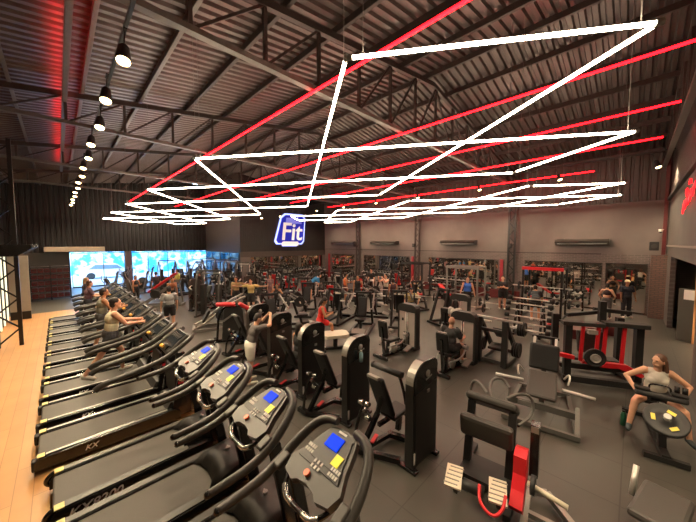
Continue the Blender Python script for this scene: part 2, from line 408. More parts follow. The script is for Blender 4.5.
person('man in a light grey t-shirt and black shorts walking away in the aisle', 2.95, 12.7, 77, P_(tl=(.14, .06, -1), sl=(-.03, 0, -1), tr=(-.12, .06, -1), sr=(-.16, 0, -1), ul=(-.1, .25, -1), fl=(.2, .1, -1), ur=(.15, .22, -1), fr=(.3, .0, -1)), 1.80, 'light', ('tee', (.36, .36, .35)), ('shorts', (.015, .015, .015)), heavy=1.1)
person('woman in black leggings standing in the far left aisle', 3.0, 19.9, -60, P_(ul=(.2, .2, -1), fl=(.8, -.3, .3)), 1.66, 'tan', ('crop', (.02, .02, .02)), ('leggings', (.015, .015, .015)), long=.2, fem=True, vox=.018)
# ---- leaning man
person('man in a grey t-shirt and white shorts leaning on a weight tower', 3.17, 6.5, -12, P_(lean=18, ul=(.85, .3, .2), fl=(.25, -.6, .6), ur=(.85, .3, .2), fr=(.25, -.6, .6), tl=(.05, .07, -1), sl=(-.06, 0, -1), tr=(-.04, .07, -1), sr=(-.1, 0, -1)), 1.77, 'light', ('tee', (.12, .105, .10)), ('shorts', (.72, .69, .60)), vox=.012, nod=25)
person('seated person in a black vest in the weight machine beside its tower', 4.06, 5.74, 0, P_(**{**SIT, 'ul': (.2, .35, -1), 'fl': (1, -.1, .3), 'ur': (.1, .5, -1), 'fr': (1, .1, .3)}), 1.76, 'tan', ('tank', (.03, .03, .03)), ('leggings', (.03, .03, .03)), long=.12, fem=True, seat=.58, vox=.012)
person('bald man in a charcoal t-shirt seated at the grey-panelled machine', 7.26, 3.40, 0, P_(**{**SIT, 'lean': 8}), 1.80, 'light', ('tee', (.045, .045, .045)), ('shorts', (.03, .03, .03)), seat=.54, bald=True, vox=.012, heavy=1.12)
person('woman in a white shirt with a dark ponytail seen from behind', 9.30, 4.22, 8, P_(**{**SIT, 'lean': 14}), 1.70, 'light', ('tee', (.70, .66, .60)), ('leggings', (.03, .03, .03)), long=.26, fem=True, seat=.66)
person('woman in bright red top and shorts with one foot on the cream bench', 5.90, 7.15, -42, P_(lean=12, ul=(.35, .3, -1), fl=(.75, -.7, .25), ur=(.35, .3, -1), fr=(.75, -.7, .25), tl=(.85, .1, -.35), sl=(.1, 0, -1)), 1.70, 'tan', ('tank', (.75, .04, .025)), ('shorts', (.72, .03, .03)), long=.15, fem=True, nod=30)
person('man in a blue tank top and black shorts standing before the grey rack', 14.1, 5.75, 205, P_(ul=(.05, .3, -1), fl=(.2, .2, -1), ur=(.05, .3, -1), fr=(.2, .2, -1)), 1.82, 'light', ('tank', (.05, .16, .62)), ('shorts', (.012, .012, .012)), heavy=1.12)
person('person in black shorts and black top standing with folded arms by the column', 16.1, 4.75, 195, P_(ul=(.2, .1, -1), fl=(.6, -.9, .25), ur=(.2, .1, -1), fr=(.6, -.9, .3)), 1.78, 'light', ('tee', (.02, .02, .02)), ('shorts', (.015, .015, .015)), heavy=1.1)
person('man in a dark t-shirt bending over inside the red topped rack', 14.75, 3.0, 15, P_(lean=52, ul=(.5, .3, -1), fl=(.5, 0, -1), ur=(.5, .3, -1), fr=(.5, 0, -1), tl=(.35, .1, -1), sl=(-.4, 0, -1), tr=(.35, .1, -1), sr=(-.4, 0, -1)), 1.84, 'tan', ('tee', (.04, .05, .06)), ('shorts', (.03, .03, .03)))
person('woman in a black sports top and grey leggings seen from behind near the mirror', 17.3, .80, -5, P_(ul=(.1, .5, -1), fl=(.5, -.1, -.3), ur=(.1, .5, -1), fr=(.5, -.1, -.3)), 1.66, 'light', ('crop', (.03, .015, .015)), ('leggings', (.10, .09, .09)), 'hair', .0, True, heavy=1.08)
person('man in a navy t-shirt and cream cap turned away near the brick pillar', 18.2, .18, 215, P_(ul=(.1, .3, -1), fl=(.3, .1, -1)), 1.80, 'brown', ('tee', (.02, .022, .035)), ('pants', (.02, .02, .025)), cap=(.62, .55, .35), heavy=1.1)
person('person in an orange top standing mid gym facing right', 11.6, 11.75, -30, P_(ul=(.4, .2, -.8), fl=(1, 0, .1)), 1.74, 'tan', ('tank', (.70, .20, .06)), ('shorts', (.10, .02, .02)), vox=.018)
person('person in a black vest standing right of the orange top', 11.3, 10.5, -150, P_(ul=(.1, .5, -1), fl=(.3, .3, -1)), 1.74, 'tan', ('tank', (.02, .02, .02)), ('pants', (.02, .02, .02)), vox=.018)
person('man in a black t-shirt and white shorts by the mirror at mid wall', 14.8, 12.5, 190, STAND, 1.76, 'light', ('tee', (.02, .02, .02)), ('shorts', (.6, .58, .52)), vox=.018)
person('person in a pale sleeveless shirt raising both hands to the face', 12.6, 9.6, 170, P_(ul=(.8, .2, -.3), fl=(.5, -.3, 1), ur=(.8, .2, -.3), fr=(.5, -.3, 1)), 1.80, 'light', ('tank', (.60, .54, .42)), ('pants', (.04, .04, .04)), vox=.018)
person('person in a dark vest with pink straps beside the pale sleeveless shirt', 11.8, 8.55, 60, STAND, 1.68, 'tan', ('tank', (.07, .03, .035)), ('leggings', (.02, .02, .02)), vox=.018)
person('man in a mustard shirt and cap seated at a barbell bench', 11.75, 7.45, 215, P_(**{**SIT, 'lean': 10, 'ul': (.5, .6, -.5), 'fl': (.5, -.2, -.6), 'ur': (.5, .6, -.5), 'fr': (.5, -.2, -.6)}), 1.74, 'light', ('tee', (.45, .38, .16)), ('shorts', (.03, .03, .03)), seat=.47, cap=(.03, .03, .03), vox=.016)
person('man in a yellow shirt with both arms spread wide', 6.5, 13.1, 225, P_(ul=(.15, 1, -.12), fl=(.2, 1, .1), ur=(.15, 1, -.12), fr=(.2, 1, .1)), 1.74, 'light', ('tee', (.68, .52, .20)), ('shorts', (.03, .03, .03)), vox=.016)
person('person in a tan top with an arm held out behind the yellow shirt', 6.35, 14.4, 225, P_(ul=(.15, 1, -.1), fl=(.1, 1, .1)), 1.74, 'tan', ('tee', (.40, .26, .12)), ('shorts', (.03, .03, .03)), vox=.018)
person('woman in a dark top seated with bent arms right of the yellow shirt', 8.0, 13.2, 225, P_(**{**SIT, 'ul': (.5, .5, -.6), 'fl': (.5, -.5, .7), 'ur': (.5, .5, -.6), 'fr': (.5, -.5, .7)}), 1.68, 'tan', ('tank', (.04, .035, .035)), ('leggings', (.03, .03, .03)), fem=True, seat=.47, vox=.016)
person('person in a bright blue t-shirt bent over a red padded machine', 9.7, 12.6, -20, P_(lean=60, ul=(.6, .2, -1), fl=(.5, 0, -1)), 1.80, 'light', ('tee', (.05, .30, .62)), ('shorts', (.03, .03, .03)), vox=.018, z=.3)
person('person in a yellow-green shirt seated high before the blue windows', 5.0, 19.4, 150, P_(**SIT), 1.78, 'tan', ('tee', (.55, .50, .12)), ('pants', (.05, .10, .16)), seat=1.0, vox=.018)
person('person in dark clothes training before the blue windows', 4.1, 20.5, 100, STAND, 1.75, 'tan', ('tee', (.06, .05, .06)), ('pants', (.03, .03, .03)), vox=.018)
person('person with bare shoulders and an orange-brown top leaning beside the red pad sled', 4.0, 16.9, -80, P_(lean=20), 1.75, 'tan', ('crop', (.3, .1, .04)), ('leggings', (.03, .03, .03)), vox=.018)
person('person in dark sleeveless top standing near the middle windows', 6.1, 19.0, 180, P_(ul=(.3, .4, -.8), fl=(.8, -.2, .2)), 1.78, 'tan', ('tank', (.09, .05, .05)), ('shorts', (.03, .03, .03)), vox=.018)
person('person in a mauve outfit walking among the red padded machines', 8.6, 14.9, 200, STAND, 1.66, 'light', ('tee', (.33, .20, .20)), ('leggings', (.28, .15, .15)), long=.1, fem=True, vox=.018)
# ------------------------------------------------------------------ the setting
XA, YS, XC, YW, YR = 19.6, 22.9, 10.5, 30.6, -1.05
mrub = brickmat('rubber_tiles', (.058, .054, .045), (.053, .049, .041), (.030, .027, .023), 1.0, 1.0, .008, .45, .12, 'XY', offset=0)
mwood = brickmat('oak_planks', (.62, .335, .130), (.56, .29, .108), (.38, .19, .07), 1.6, .19, .004, .38, .1, 'YX')
mwallA = brickmat('painted_wall_brick', (.128, .104, .094), (.112, .091, .082), (.185, .155, .14), .24, .085, .010, .65, .3, 'YZ', 2.89, (.150, .124, .113))
mwallR = brickmat('painted_side_wall', (.115, .10, .09), (.105, .09, .08), (.08, .065, .06), .24, .085, .01, .65, .3, 'XZ', 2.89, (.115, .10, .09))
mbrick = brickmat('brown_brick', (.155, .085, .066), (.125, .07, .055), (.075, .055, .045), .24, .085, .014, .6, .5, 'YZ')
mclad = mat('dark_cladding', (.020, .017, .016), .5, .1, .15, 3)
mclad2 = mat('brown_cladding', (.060, .044, .039), .5, .1, .1, 3)
mroof = mat('roof_sheet', (.115, .085, .078), .36, .6, .12, 5)

o = B().box((9, 13, -.05), (24, 36, .1)).obj('floor', mrub); struct(o)
o = B().box((-.35, 9.6, .006), (4.5, 22, .012)).obj('floor_wood', mwood); struct(o)
def panel(name, a, b, z0, z1, m, t=.1, side=1):
    a, b = Vector((*a, 0)), Vector((*b, 0)); d = (b-a); n = Vector((-d.y, d.x, 0)).normalized()*t*side
    bb = B(); v = [bb.bm.verts.new(x) for x in (a+Vector((0, 0, z0)), b+Vector((0, 0, z0)), b+n+Vector((0, 0, z0)), a+n+Vector((0, 0, z0)),
                                                   a+Vector((0, 0, z1)), b+Vector((0, 0, z1)), b+n+Vector((0, 0, z1)), a+n+Vector((0, 0, z1)))]
    for q in ((0, 1, 2, 3), (4, 5, 6, 7), (0, 1, 5, 4), (1, 2, 6, 5), (2, 3, 7, 6), (3, 0, 4, 7)): bb.bm.faces.new([v[i] for i in q])
    return struct(bb.obj(name, m))
def clad(name, a, b, z0, z1, m, pitch=.2, dep=.05, side=1):        # vertical ribbed sheet, its face on a-b
    a, b = Vector((*a, 0)), Vector((*b, 0)); d = b-a; L = d.length; u = d/L; n = Vector((-u.y, u.x, 0))*side
    bb = B(); cols = []; k = int(L/pitch); st = L/k
    for i in range(k):
        for f, dd in ((0, 0), (.55, 0), (.65, dep), (.9, dep)):
            p = a+u*(st*(i+f))+n*dd; cols.append((bb.bm.verts.new(p+Vector((0, 0, z0))), bb.bm.verts.new(p+Vector((0, 0, z1)))))
    p = b; cols.append((bb.bm.verts.new(p+Vector((0, 0, z0))), bb.bm.verts.new(p+Vector((0, 0, z1)))))
    for c, e in zip(cols, cols[1:]): bb.bm.faces.new((c[0], e[0], e[1], c[1]))
    p = a+n*(dep+.06); q = b+n*(dep+.06)
    w = [bb.bm.verts.new(x) for x in (p+Vector((0, 0, z0)), q+Vector((0, 0, z0)), q+Vector((0, 0, z1)), p+Vector((0, 0, z1)))]
    bb.bm.faces.new(w)
    return struct(bb.obj(name, m))
panel('wall_right', (XA, -1.2), (XA, 31), 0, 5.42, mwallA, .15, -1)
clad('wall_right_upper', (XA-.02, -1.2), (XA-.02, 31), 5.42, 8.6, mclad2, .3, .04, -1)
# side wall with doorway X 11.4 .. 17.3
panel('wall_side', (17.4, YR), (XA, YR), 0, 5.42, mwallR, .15, -1)
panel('wall_side_lintel', (9, YR), (17.4, YR), 2.9, 5.42, mwallR, .15, -1)
panel('wall_side_end', (9, YR), (10.2, YR), 0, 2.9, mwallR, .15, -1)
panel('wall_alcove_end', (XA, -3.6), (XA, YR-.1), 0, 3.0, mwallR, .1, -1)
panel('wall_alcove_near', (9.1, -3.6), (9.1, YR-.1), 0, 3.0, mwallR, .1, 1)
ob = B().box((0, 0, 1.41), (.06, .95, 2.82)).obj('door_1', M['door']); struct(ob); ob.location = (15.1, -1.98, 0)
clad('wall_side_upper', (9, YR), (XA, YR), 5.42, 9.2, mclad2, .3, .04, -1)
panel('wall_side_return', (9, YR-.15), (9, -4.2), 0, 9.2, mwallR, .1, 1)
panel('wall_front', (-2.6, -4.2), (9, -4.2), 0, 9.2, mwallR, .1, -1)
panel('wall_alcove_back', (9, -3.6), (XA, -3.6), 0, 3.2, mat('alcove_grey', (.16, .15, .13), .7), .1, -1)
panel('wall_alcove_top', (9, -3.6), (XA, -3.6), 2.9, 3.0, mclad, 2.45, 1)
# far walls
panel('wall_sign', (XC, YS), (XA, YS), 0, 2.75, mwallA, .12, 1)
clad('wall_sign_upper', (XC, YS), (XA, YS), 2.75, 9.4, mclad, .16, .03, 1)
panel('wall_sign_lintel', (XC, YS-.03), (XA, YS-.03), 2.3, 2.76, mclad2, .03, 1)
clad('wall_side_far_upper', (XC, YS), (XC, YW+.2), 2.72, 9.4, mclad2, .16, .02, -1)
clad('wall_far_upper', (-2.6, YW), (XC, YW), 2.75, 9.2, mclad, .28, .07, 1)
panel('wall_far_corner', (-2.6, YW), (.6, YW), 0, 2.75, mat('grey_far_wall', (.075, .07, .062), .7), .12, 1)
panel('wall_left', (-2.6, -4.2), (-2.6, YW+.2), 0, 8.2, mclad, .12, 1)
B().box((19.35, -.8, 1.45), (.5, .5, 2.9)).obj('wall_pillar', mbrick)['kind'] = 'structure'
# wall A plinth, red uprights, trim
struct(B().box((XA-.06, 13.85, .27), (.12, 18.1, .54)).obj('baseboard_right', M['darkred']))
struct(B().box((XA-.02, 12, 2.9), (.04, 21.6, .05)).obj('trim_1', mclad2))
struct(B().box((14.2, YR+.02, 3.32), (10.4, .05, .06)).obj('trim_2', mat('pale_trim', (.3, .26, .22), .5)))
struct(B().box((14.2, YR+.05, 5.42), (10.4, .1, .1)).obj('trim_3', mclad))
struct(B().box((19.5, YR+.12, 4.6), (.12, .12, 9)).obj('trim_4', M['darkred']))
# mirrors : (axis, a, b, z0, z1)
mmir = mat('mirror_glass', (.80, .76, .70), .03, 1.)
def mirror(n, a0, a1, z0, z1, onX=True, lab=''):
    r = empty('wall_mirror', lab, 'mirror', (XA-.01, (a0+a1)/2, z0) if onX else ((a0+a1)/2, YS-.03, z0))
    L = abs(a1-a0); h = z1-z0
    if onX: B().box((-.03, 0, h/2), (.03, L, h)).obj('mirror_glass', mmir, r); fr = B().box((-.02, 0, -.015), (.05, L+.04, .03)).box((-.02, 0, h+.015), (.05, L+.04, .03))
    else: B().box((0, -.03, h/2), (L, .03, h)).obj('mirror_glass', mmir, r); fr = B().box((0, -.02, -.015), (L+.04, .05, .03)).box((0, -.02, h+.015), (L+.04, .05, .03))
    if onX:
        k = 1.6
        for i in range(1, int(L/k)+1): fr.box((-.046, -L/2+i*L/(int(L/k)+1), h/2), (.006, .02, h))
    fr.obj('mirror_frame', M['matte'], r)
mirror(1, 6.1, 10.9, .56, 2.38, lab='wide wall mirror behind the man in the blue tank top')
mirror(2, 12.6, 17.4, .56, 2.38, lab='wall mirror between two lattice columns behind the people at mid wall')
mirror(3, 18.6, 21.7, .56, 2.38, lab='wall mirror in the far right corner beside the sign wall')
mirror(4, 1.15, 4.6, .08, 2.4, lab='wall mirror behind the squat rack with the red top beam')
mirror(5, -.45, 1.0, .1, 2.42, lab='tall wall mirror beside the brown brick pillar')
mirror(6, 11.4, 19.2, .5, 2.28, False, lab='long mirror band under the glowing blue sign')
for i, y in enumerate((5.85, 12.25, 22.1)):
    tag(B().box((XA-.12, y, 1.22), (.12, .17, 2.44)).obj('red_pillar', mat('red_trim', (.30, .02, .03), .5)), ['narrow red panel beside the column nearest the brick pillar', 'narrow red panel left of the middle lattice column', 'narrow red panel in the far corner by the sign wall'][i], 'panel')
# lattice columns on wall A and on the left
def lattice(name, x, y, z1, w, dx, dy, m, pitch=.42, r=.03):
    rt = empty(name, None, None, (x, y, 0)); rt['kind'] = 'structure'
    b = B(); c = B()
    for s in (-1, 1):
        b.bar((dx*w/2*s, dy*w/2*s, 0), (dx*w/2*s, dy*w/2*s, z1), .1)
    z = .1; k = 1
    while z < z1-pitch:
        c.bar((-dx*w/2*k, -dy*w/2*k, z), (dx*w/2*k, dy*w/2*k, z+pitch), .045); k = -k; z += pitch
    b.obj('chord', m, rt); c.obj('lacing', m, rt); return rt
for i, y in enumerate((5.3, 11.82, 18.0)):
    lattice('trim_column', XA-.22, y, 7.0, .34, 0, 1, M['truss'] if i else M['black'])
lattice('trim_column', -1.25, 14.5, 6.8, .5, 1, 0, M['black'], .5)
lattice('trim_column', -1.9, 5.3, 6.8, .5, 1, 0, M['black'], .5)
# windows in the far wall : from X .6 to XC, glazed to the floor
def window(n, a, b, posts, axis='X', at=YW):
    r = empty('window_%d' % n); r['kind'] = 'structure'
    r.location = ((a+b)/2, at, 0) if axis == 'X' else (at, (a+b)/2, 0)
    L = b-a; fr = B(); gl = B()
    def bx(bb, u, z, w, h, t):
        bb.box((u, 0, z) if axis == 'X' else (0, u, z), (w, t, h) if axis == 'X' else (t, w, h))
    for z in (.04, 2.68): bx(fr, 0, z, L, .08, .08)
    for u in [-L/2+.03, L/2-.03]+[p-(a+b)/2 for p in posts]: bx(fr, u, 1.36, .05, 2.7, .07)
    bx(gl, 0, 1.36, L-.06, 2.6, .012)
    fr.obj('window_frame', M['char'], r)
    gm = bpy.data.materials.get('clear_glass')
    if not gm:
        gm = bpy.data.materials.new('clear_glass'); gm.use_nodes = True; nt = gm.node_tree
        nt.nodes.remove(nt.nodes['Principled BSDF'])
        t = nt.nodes.new('ShaderNodeBsdfTransparent'); t.inputs[0].default_value = (.86, .93, .96, 1)
        g = nt.nodes.new('ShaderNodeBsdfGlossy'); g.inputs[1].default_value = .03
        f = nt.nodes.new('ShaderNodeFresnel'); f.inputs[0].default_value = 1.35
        mx = nt.nodes.new('ShaderNodeMixShader')
        nt.links.new(f.outputs[0], mx.inputs[0]); nt.links.new(t.outputs[0], mx.inputs[1]); nt.links.new(g.outputs[0], mx.inputs[2])
        nt.links.new(mx.outputs[0], nt.nodes['Material Output'].inputs[0])
    gl.obj('window_pane', gm, r)
window(1, .65, 3.95, (2.55, ))
window(2, 4.4, 8.7, (5.6, 7.1))
window(3, 8.75, XC, ())
window(4, YS+.1, YW-.05, (25, 27, 29), 'Y', XC-.02)
struct(B().box((4.17, YW+.02, 1.4), (.42, .3, 2.75)).obj('wall_window_post', mat('post_mauve', (.16, .11, .11), .6)))
# street beyond the glass
tag(B().box((6, 36.5, .0), (60, 11.6, .06)).box((17.2, 27, .0), (13.2, 7.6, .06)).obj('street', mat('pale_street', (.55, .58, .62), .8, noise=.1)), None, None, kind='structure')
mb = bpy.data.materials.new('blue_hoarding'); mb.use_nodes = True; nt = mb.node_tree; b = nt.nodes['Principled BSDF']
b.inputs['Roughness'].default_value = .6
tc = nt.nodes.new('ShaderNodeTexCoord'); nz = nt.nodes.new('ShaderNodeTexNoise'); nz.inputs['Scale'].default_value = 1.5; nz.inputs['Detail'].default_value = 3
cr = nt.nodes.new('ShaderNodeValToRGB'); cr.color_ramp.elements[0].position = .44; cr.color_ramp.elements[1].position = .60
cr.color_ramp.elements[0].color = (.02, .34, .72, 1); cr.color_ramp.elements[1].color = (.55, .80, .9, 1)
nt.links.new(tc.outputs['Object'], nz.inputs['Vector']); nt.links.new(nz.outputs[0], cr.inputs[0]); nt.links.new(cr.outputs[0], b.inputs['Base Color'])
tag(B().box((6, 41, 2.6), (60, .2, 5.2)).obj('painted_hoarding', mb), 'blue and white painted hoarding across the street beyond the windows', 'hoarding')
def car(x, y, lab):
    r = empty('parked_car', lab, 'car', (x, y, .02), 0)
    b = B().prism([(-2.1, .35), (2.1, .35), (2.15, .75), (1.3, .9), (.7, 1.4), (-1.0, 1.45), (-1.8, .95), (-2.15, .85)], 'XZ', -.85, .85)
    b.obj('car_body', M['car'], r)
    B().prism([(1.15, .93), (.65, 1.33), (-.95, 1.38), (-1.5, .96)], 'XZ', -.87, .87).obj('car_window', mat('car_glass', (.18, .25, .3), .1), r)
    for sx in (-1.3, 1.3):
        for sy in (-1, 1): B().cyl((sx, sy*.72, .32), (sx, sy*.9, .32), .32, n=16).obj('wheel', M['iron'], r)
car(3.4, 37.5, 'white car parked outside the left window'); car(13.2, 38.5, 'white car parked outside the right windows')

# ------------------------------------------------------------------ roof
XP, ZP = 9.6, 9.3
def zr(x):
    return ZP-.145*abs(x-XP)-.0 if x < XP else ZP-.17*(x-XP)
def roof(name, x0, x1):
    b = B(); P = .26; n = int(35.2/P); y = -4.3; rows = []
    for i in range(n):
        for f, d in ((0, 0), (.42, 0), (.55, .07), (.87, .07)):
            yy = y+P*(i+f); rows.append([b.bm.verts.new((x, yy, zr(x)+d)) for x in (x0, x1)])
    rows.append([b.bm.verts.new((x, y+P*n, zr(x))) for x in (x0, x1)])
    for a, c in zip(rows, rows[1:]): b.bm.faces.new((a[0], a[1], c[1], c[0]))
    v = [b.bm.verts.new(p) for p in ((x0, -4.3, zr(x0)+.15), (x1, -4.3, zr(x1)+.15), (x1, 31, zr(x1)+.15), (x0, 31, zr(x0)+.15))]; b.bm.faces.new(v)
    return struct(b.obj(name, mroof))
roof('ceiling', -2.7, XP); roof('ceiling_slope', XP, XA+.1)
# purlins along Y
i = 0; x = -.75-1.42*1
while x < XA-.4:
    z = zr(x)
    lip = B().box((x, 13.3, z-.08), (.035, 35, .16)).box((x+.03, 13.3, z-.155), (.07, 35, .015))
    lip.obj('trim_purlin', M['trusslo'] if x < 3 else M['truss'])['kind'] = 'structure'
    x += 1.42
# trusses along X
def truss(Y):
    r = empty('trim_truss', None, None, (0, Y, 0)); r['kind'] = 'structure'
    zb = 6.9; top = B(); bot = B(); web = B()
    top.bar((-2.6, 0, zr(-2.6)-.28), (XP, 0, zr(XP)-.28), .12, .14).bar((XP, 0, zr(XP)-.28), (XA-.1, 0, zr(XA-.1)-.28), .12, .14)
    bot.bar((-2.6, 0, zb), (XA-.1, 0, zb), .14, .10)
    n = 16; x0 = -2.4; st = (XA-.3-x0)/n
    for i in range(n+1):
        x = x0+i*st; zt = zr(x)-.3
        if zt-zb > .1: web.bar((x, 0, zb), (x, 0, zt), .07)
        if i < n:
            xn = x+st
            if x < XP: a, c = (x, 0, zb), (xn, 0, zr(xn)-.3)
            else: a, c = (xn, 0, zb), (x, 0, zt)
            if c[2]-zb > .15: web.bar(a, c, .05)
    top.obj('top_chord', M['truss'], r); bot.obj('bottom_chord', M['trusslo'], r); web.obj('web_bar', M['truss'], r)
for Y in (-1.1+.3, 5.3, 11.75, 18.0, 24.2): truss(Y)

# ------------------------------------------------------------------ zigzag tube lights
ZT = 5.2
LV = [(2.05, 2.06), (2.1, 6.7), (2.15, 11.6), (2.2, 16.4), (2.2, 21.4), (2.3, 26.8)]
RV = [(3.55, -.09), (6.64, .03), (8.23, 2.23), (8.43, 6.73), (8.5, 11.2), (8.8, 16.3), (8.9, 20.9), (9.2, 26.6)]
FA, FB = (4.8, 29.6), (7.6, 29.6)
T = []
for i in range(6): T.append((LV[i], RV[i], 'a'))
T += [(FA, RV[6], 'a'), (FB, RV[7], 'a')]
T += [(RV[0], RV[3], 'b'), (LV[0], RV[4], 'b'), (LV[1], RV[5], 'b'), (LV[2], RV[6], 'b'), (LV[3], RV[7], 'b'), (LV[4], FB, 'b'), (LV[5], FA, 'b'), (RV[1], RV[2], 'b')]
G = [(10.45, 2.37), (11.94, .24), (10.45, 6.72), (14.74, .39), (10.6, 11.32), (16.29, 2.55), (10.7, 15.9), (16.48, 6.85), (13.1, 18.4), (16.7, 11.1), (15.9, 18.6), (16.9, 16.5)]
T2 = [(G[2*i], G[2*i+1], 'a') for i in range(6)]
T2 += [(G[0], G[9], 'b'), (G[1], G[7], 'b'), (G[3], G[5], 'b'), (G[2], G[11], 'b'), (G[4], G[10], 'b'), (G[6], G[8], 'b')]
def tubes(lst, side):
    n = {'a': 0, 'b': 0}
    for a, b, k in lst:
        lab = '%s white tube light %s the %s zigzag lattice, counted from the front' % (ORD[n[k]], {'a': 'running across', 'b': 'running away down'}[k], side); n[k] += 1
        za = ZT + (0.02 if k == 'b' else 0)
        va, vb = Vector((*a, za)), Vector((*b, za)); d = (vb-va).normalized(); mid = (va+vb)/2
        r = empty('tube_light', lab, 'light', mid, 0, 'white tube lights of the %s lattice' % side)
        p, q = va-mid+d*.06, vb-mid-d*.06
        B().cyl(p, q, .0195, n=8).obj('light_tube', M['tube'], r)
        B().cyl(p-d*.06, p, .026, n=8).obj('end_cap', M['silver'], r); B().cyl(q, q+d*.06, .026, n=8).obj('end_cap', M['silver'], r)
        for s in (p+d*.1, q-d*.1):
            w = B()
            zz = zr((s+mid).x)-za-.2
            w.cyl(s+Vector((0, 0, .04)), s+Vector((0, 0, zz)), .004, n=5)
            w.obj('hanging_wire', M['trusslo'], r)
tubes(T, 'left'); tubes(T2, 'right')
# red light lines
for i, (x, y0, y1) in enumerate(((4.2, -.7, 29), (7.7, -.6, 30), (10.68, -.64, 21.5), (13.8, -.5, 20.5), (17.9, 1.5, 20.4))):
    z = 6.82
    r = empty('red_light_line', ['leftmost', 'second from left', 'third from left', 'fourth from left', 'rightmost', 'far left high'][i]+' red light line running away under the roof', 'light', (x, (y0+y1)/2, z))
    L = y1-y0
    B().box((0, 0, .035), (.06, L, .03)).obj('light_channel', M['matte'], r)
    B().cyl((0, -L/2, 0), (0, L/2, 0), .026, n=8).obj('light_tube', M['tubered'], r)
r = empty('red_glow_helper', 'added hidden strip making the red glow on the roof at the far left', 'light', (.30, 11, zr(.30)-.46))  # added up-facing strip in a hidden channel, makes the red roof glow
B().box((0, 0, -.03), (.10, 24, .02)).box((-.05, 0, 0), (.01, 24, .08)).box((.05, 0, 0), (.01, 24, .08)).obj('light_channel', M['trusslo'], r)
B().box((0, 0, -.01), (.07, 24, .02)).obj('glow_strip', mat('red_glow_emitter', (.8, .02, .02), .4, emis=(1, .004, .01), es=10), r)
# track spot lamps
def lampproto():
    r = empty('track_spotlight', 'x', 'light')
    B().cyl((0, 0, .32), (0, 0, .6), .012, n=6).box((0, 0, .6), (.05, .12, .03)).obj('lamp_stem', M['matte'], r)
    B().lathe([(.05, .30), (.075, .26), (.10, .05), (.105, 0), (.095, 0), (.09, .03)], n=18).obj('lamp_shade', M['matte'], r)
    B().sph((0, 0, 0), (.092, .092, .045), 16).obj('lamp_face', M['lamp'], r)
    return r
lp = lampproto()
def lamp(x, y, z, lab, grp, E=260, tilt=0):
    l = place(lp, (x, y, z), 0, lab, grp); l.rotation_euler = (R(-18), R(6), 0)
    ld = bpy.data.lights.new('lamp_beam', 'SPOT'); ld.energy = E; ld.color = (1, .78, .5); ld.spot_size = R(125); ld.spot_blend = .6; ld.shadow_soft_size = .08
    lo = bpy.data.objects.new('lamp_beam', ld); COL.objects.link(lo); lo.parent = l; lo.location = (0, 0, -.03)
rr = B().box((.9, 16.3, 6.85), (.05, 27, .05)).obj('light_track', M['matte']); tag(rr, 'black lighting track over the treadmill row', 'light track')
for i in range(15): lamp(.78+(.05 if i % 2 else 0), 3.92+i*1.80, 6.22, '%s spotlight from the front on the left ceiling track' % ORD[i], 'track spotlights over the treadmills', 330)
rr = B().box((4.3, -1.7, 6.82), (7, .05, .05)).obj('light_track', M['matte']); tag(rr, 'added unseen lighting track crossing above the balcony', 'light track')  # added out-of-view track that carries the fill spotlights
rr = B().box((17.5, 11, 7.2), (.05, 24, .05)).obj('light_track', M['matte']); tag(rr, 'black lighting track near the right wall', 'light track')
for i, y in enumerate((-.55, 2.74, 6.57, 10.66, 14.35, 17.94, 21.6)): lamp(17.5, y, 6.55, '%s spotlight from the right on the right wall ceiling track' % ORD[i], 'track spotlights by the right wall', 420)
for i, (px, z) in enumerate(((11.75, 5.5), (13.5, 5.75))): lamp(px, 21.6, z, ['left', 'right'][i]+' warm spotlight left of the glowing blue sign', 'spotlights by the sign', 60)

for i, (x, y) in enumerate(((1.6, -1.6), (4.3, -1.6), (7.0, -1.8))): lamp(x, y, 6.2, '%s added fill spotlight from the left on the unseen cross track above the balcony' % ORD[i], 'added fill spotlights above the balcony', 420)  # added out of view to brighten the right foreground
lamp(14.6, -2.3, 2.3, 'added fill spotlight inside the side doorway beyond the lintel', None, 110)  # added lamp to brighten the too dark alcove
# ------------------------------------------------------------------ sign (about X 13.5..17, z 3.25..6.1)
sg = empty('illuminated_sign', 'glowing blue Fit wall sign high on the dark ribbed far wall', 'sign', (15.25, YS-.12, 3.25))
def sx(p, k=.13): return [(x+k*z, z) for x, z in p]
oc = sx([(-1.45, .12), (-.9, .12), (-.8, -.06), (.72, -.06), (.85, .12), (1.3, .12), (1.52, .4), (1.42, 2.6), (1.1, 2.95), (-.9, 2.95), (-1.3, 2.6), (-1.68, .4)])
B().prism(oc, 'XZ', -.02, .08).obj('sign_border', M['signedge'], sg)
oi = [(x*.91+.01, .12+z*.91) for x, z in oc]
B().prism(oi, 'XZ', -.06, -.02).obj('sign_panel', M['signblue'], sg)
B().prism(sx([(-.75, 2.05), (1.0, 2.05), (1.0, 2.35), (.6, 2.62), (-.75, 2.55)]), 'XZ', -.08, -.06).obj('sign_block', M['signmid'], sg)
B().prism(sx([(-.9, -.0), (.8, -.0), (.9, .2), (.75, .38), (-.85, .38), (-1.0, .2)]), 'XZ', -.10, -.06).obj('sign_plate', M['signface'], sg)
text('Fit', 2.25, 'sign_letters', M['signface'], sg, (.10, -.09, 1.22), Matrix.Rotation(R(90), 4, 'X'), .03, .12)
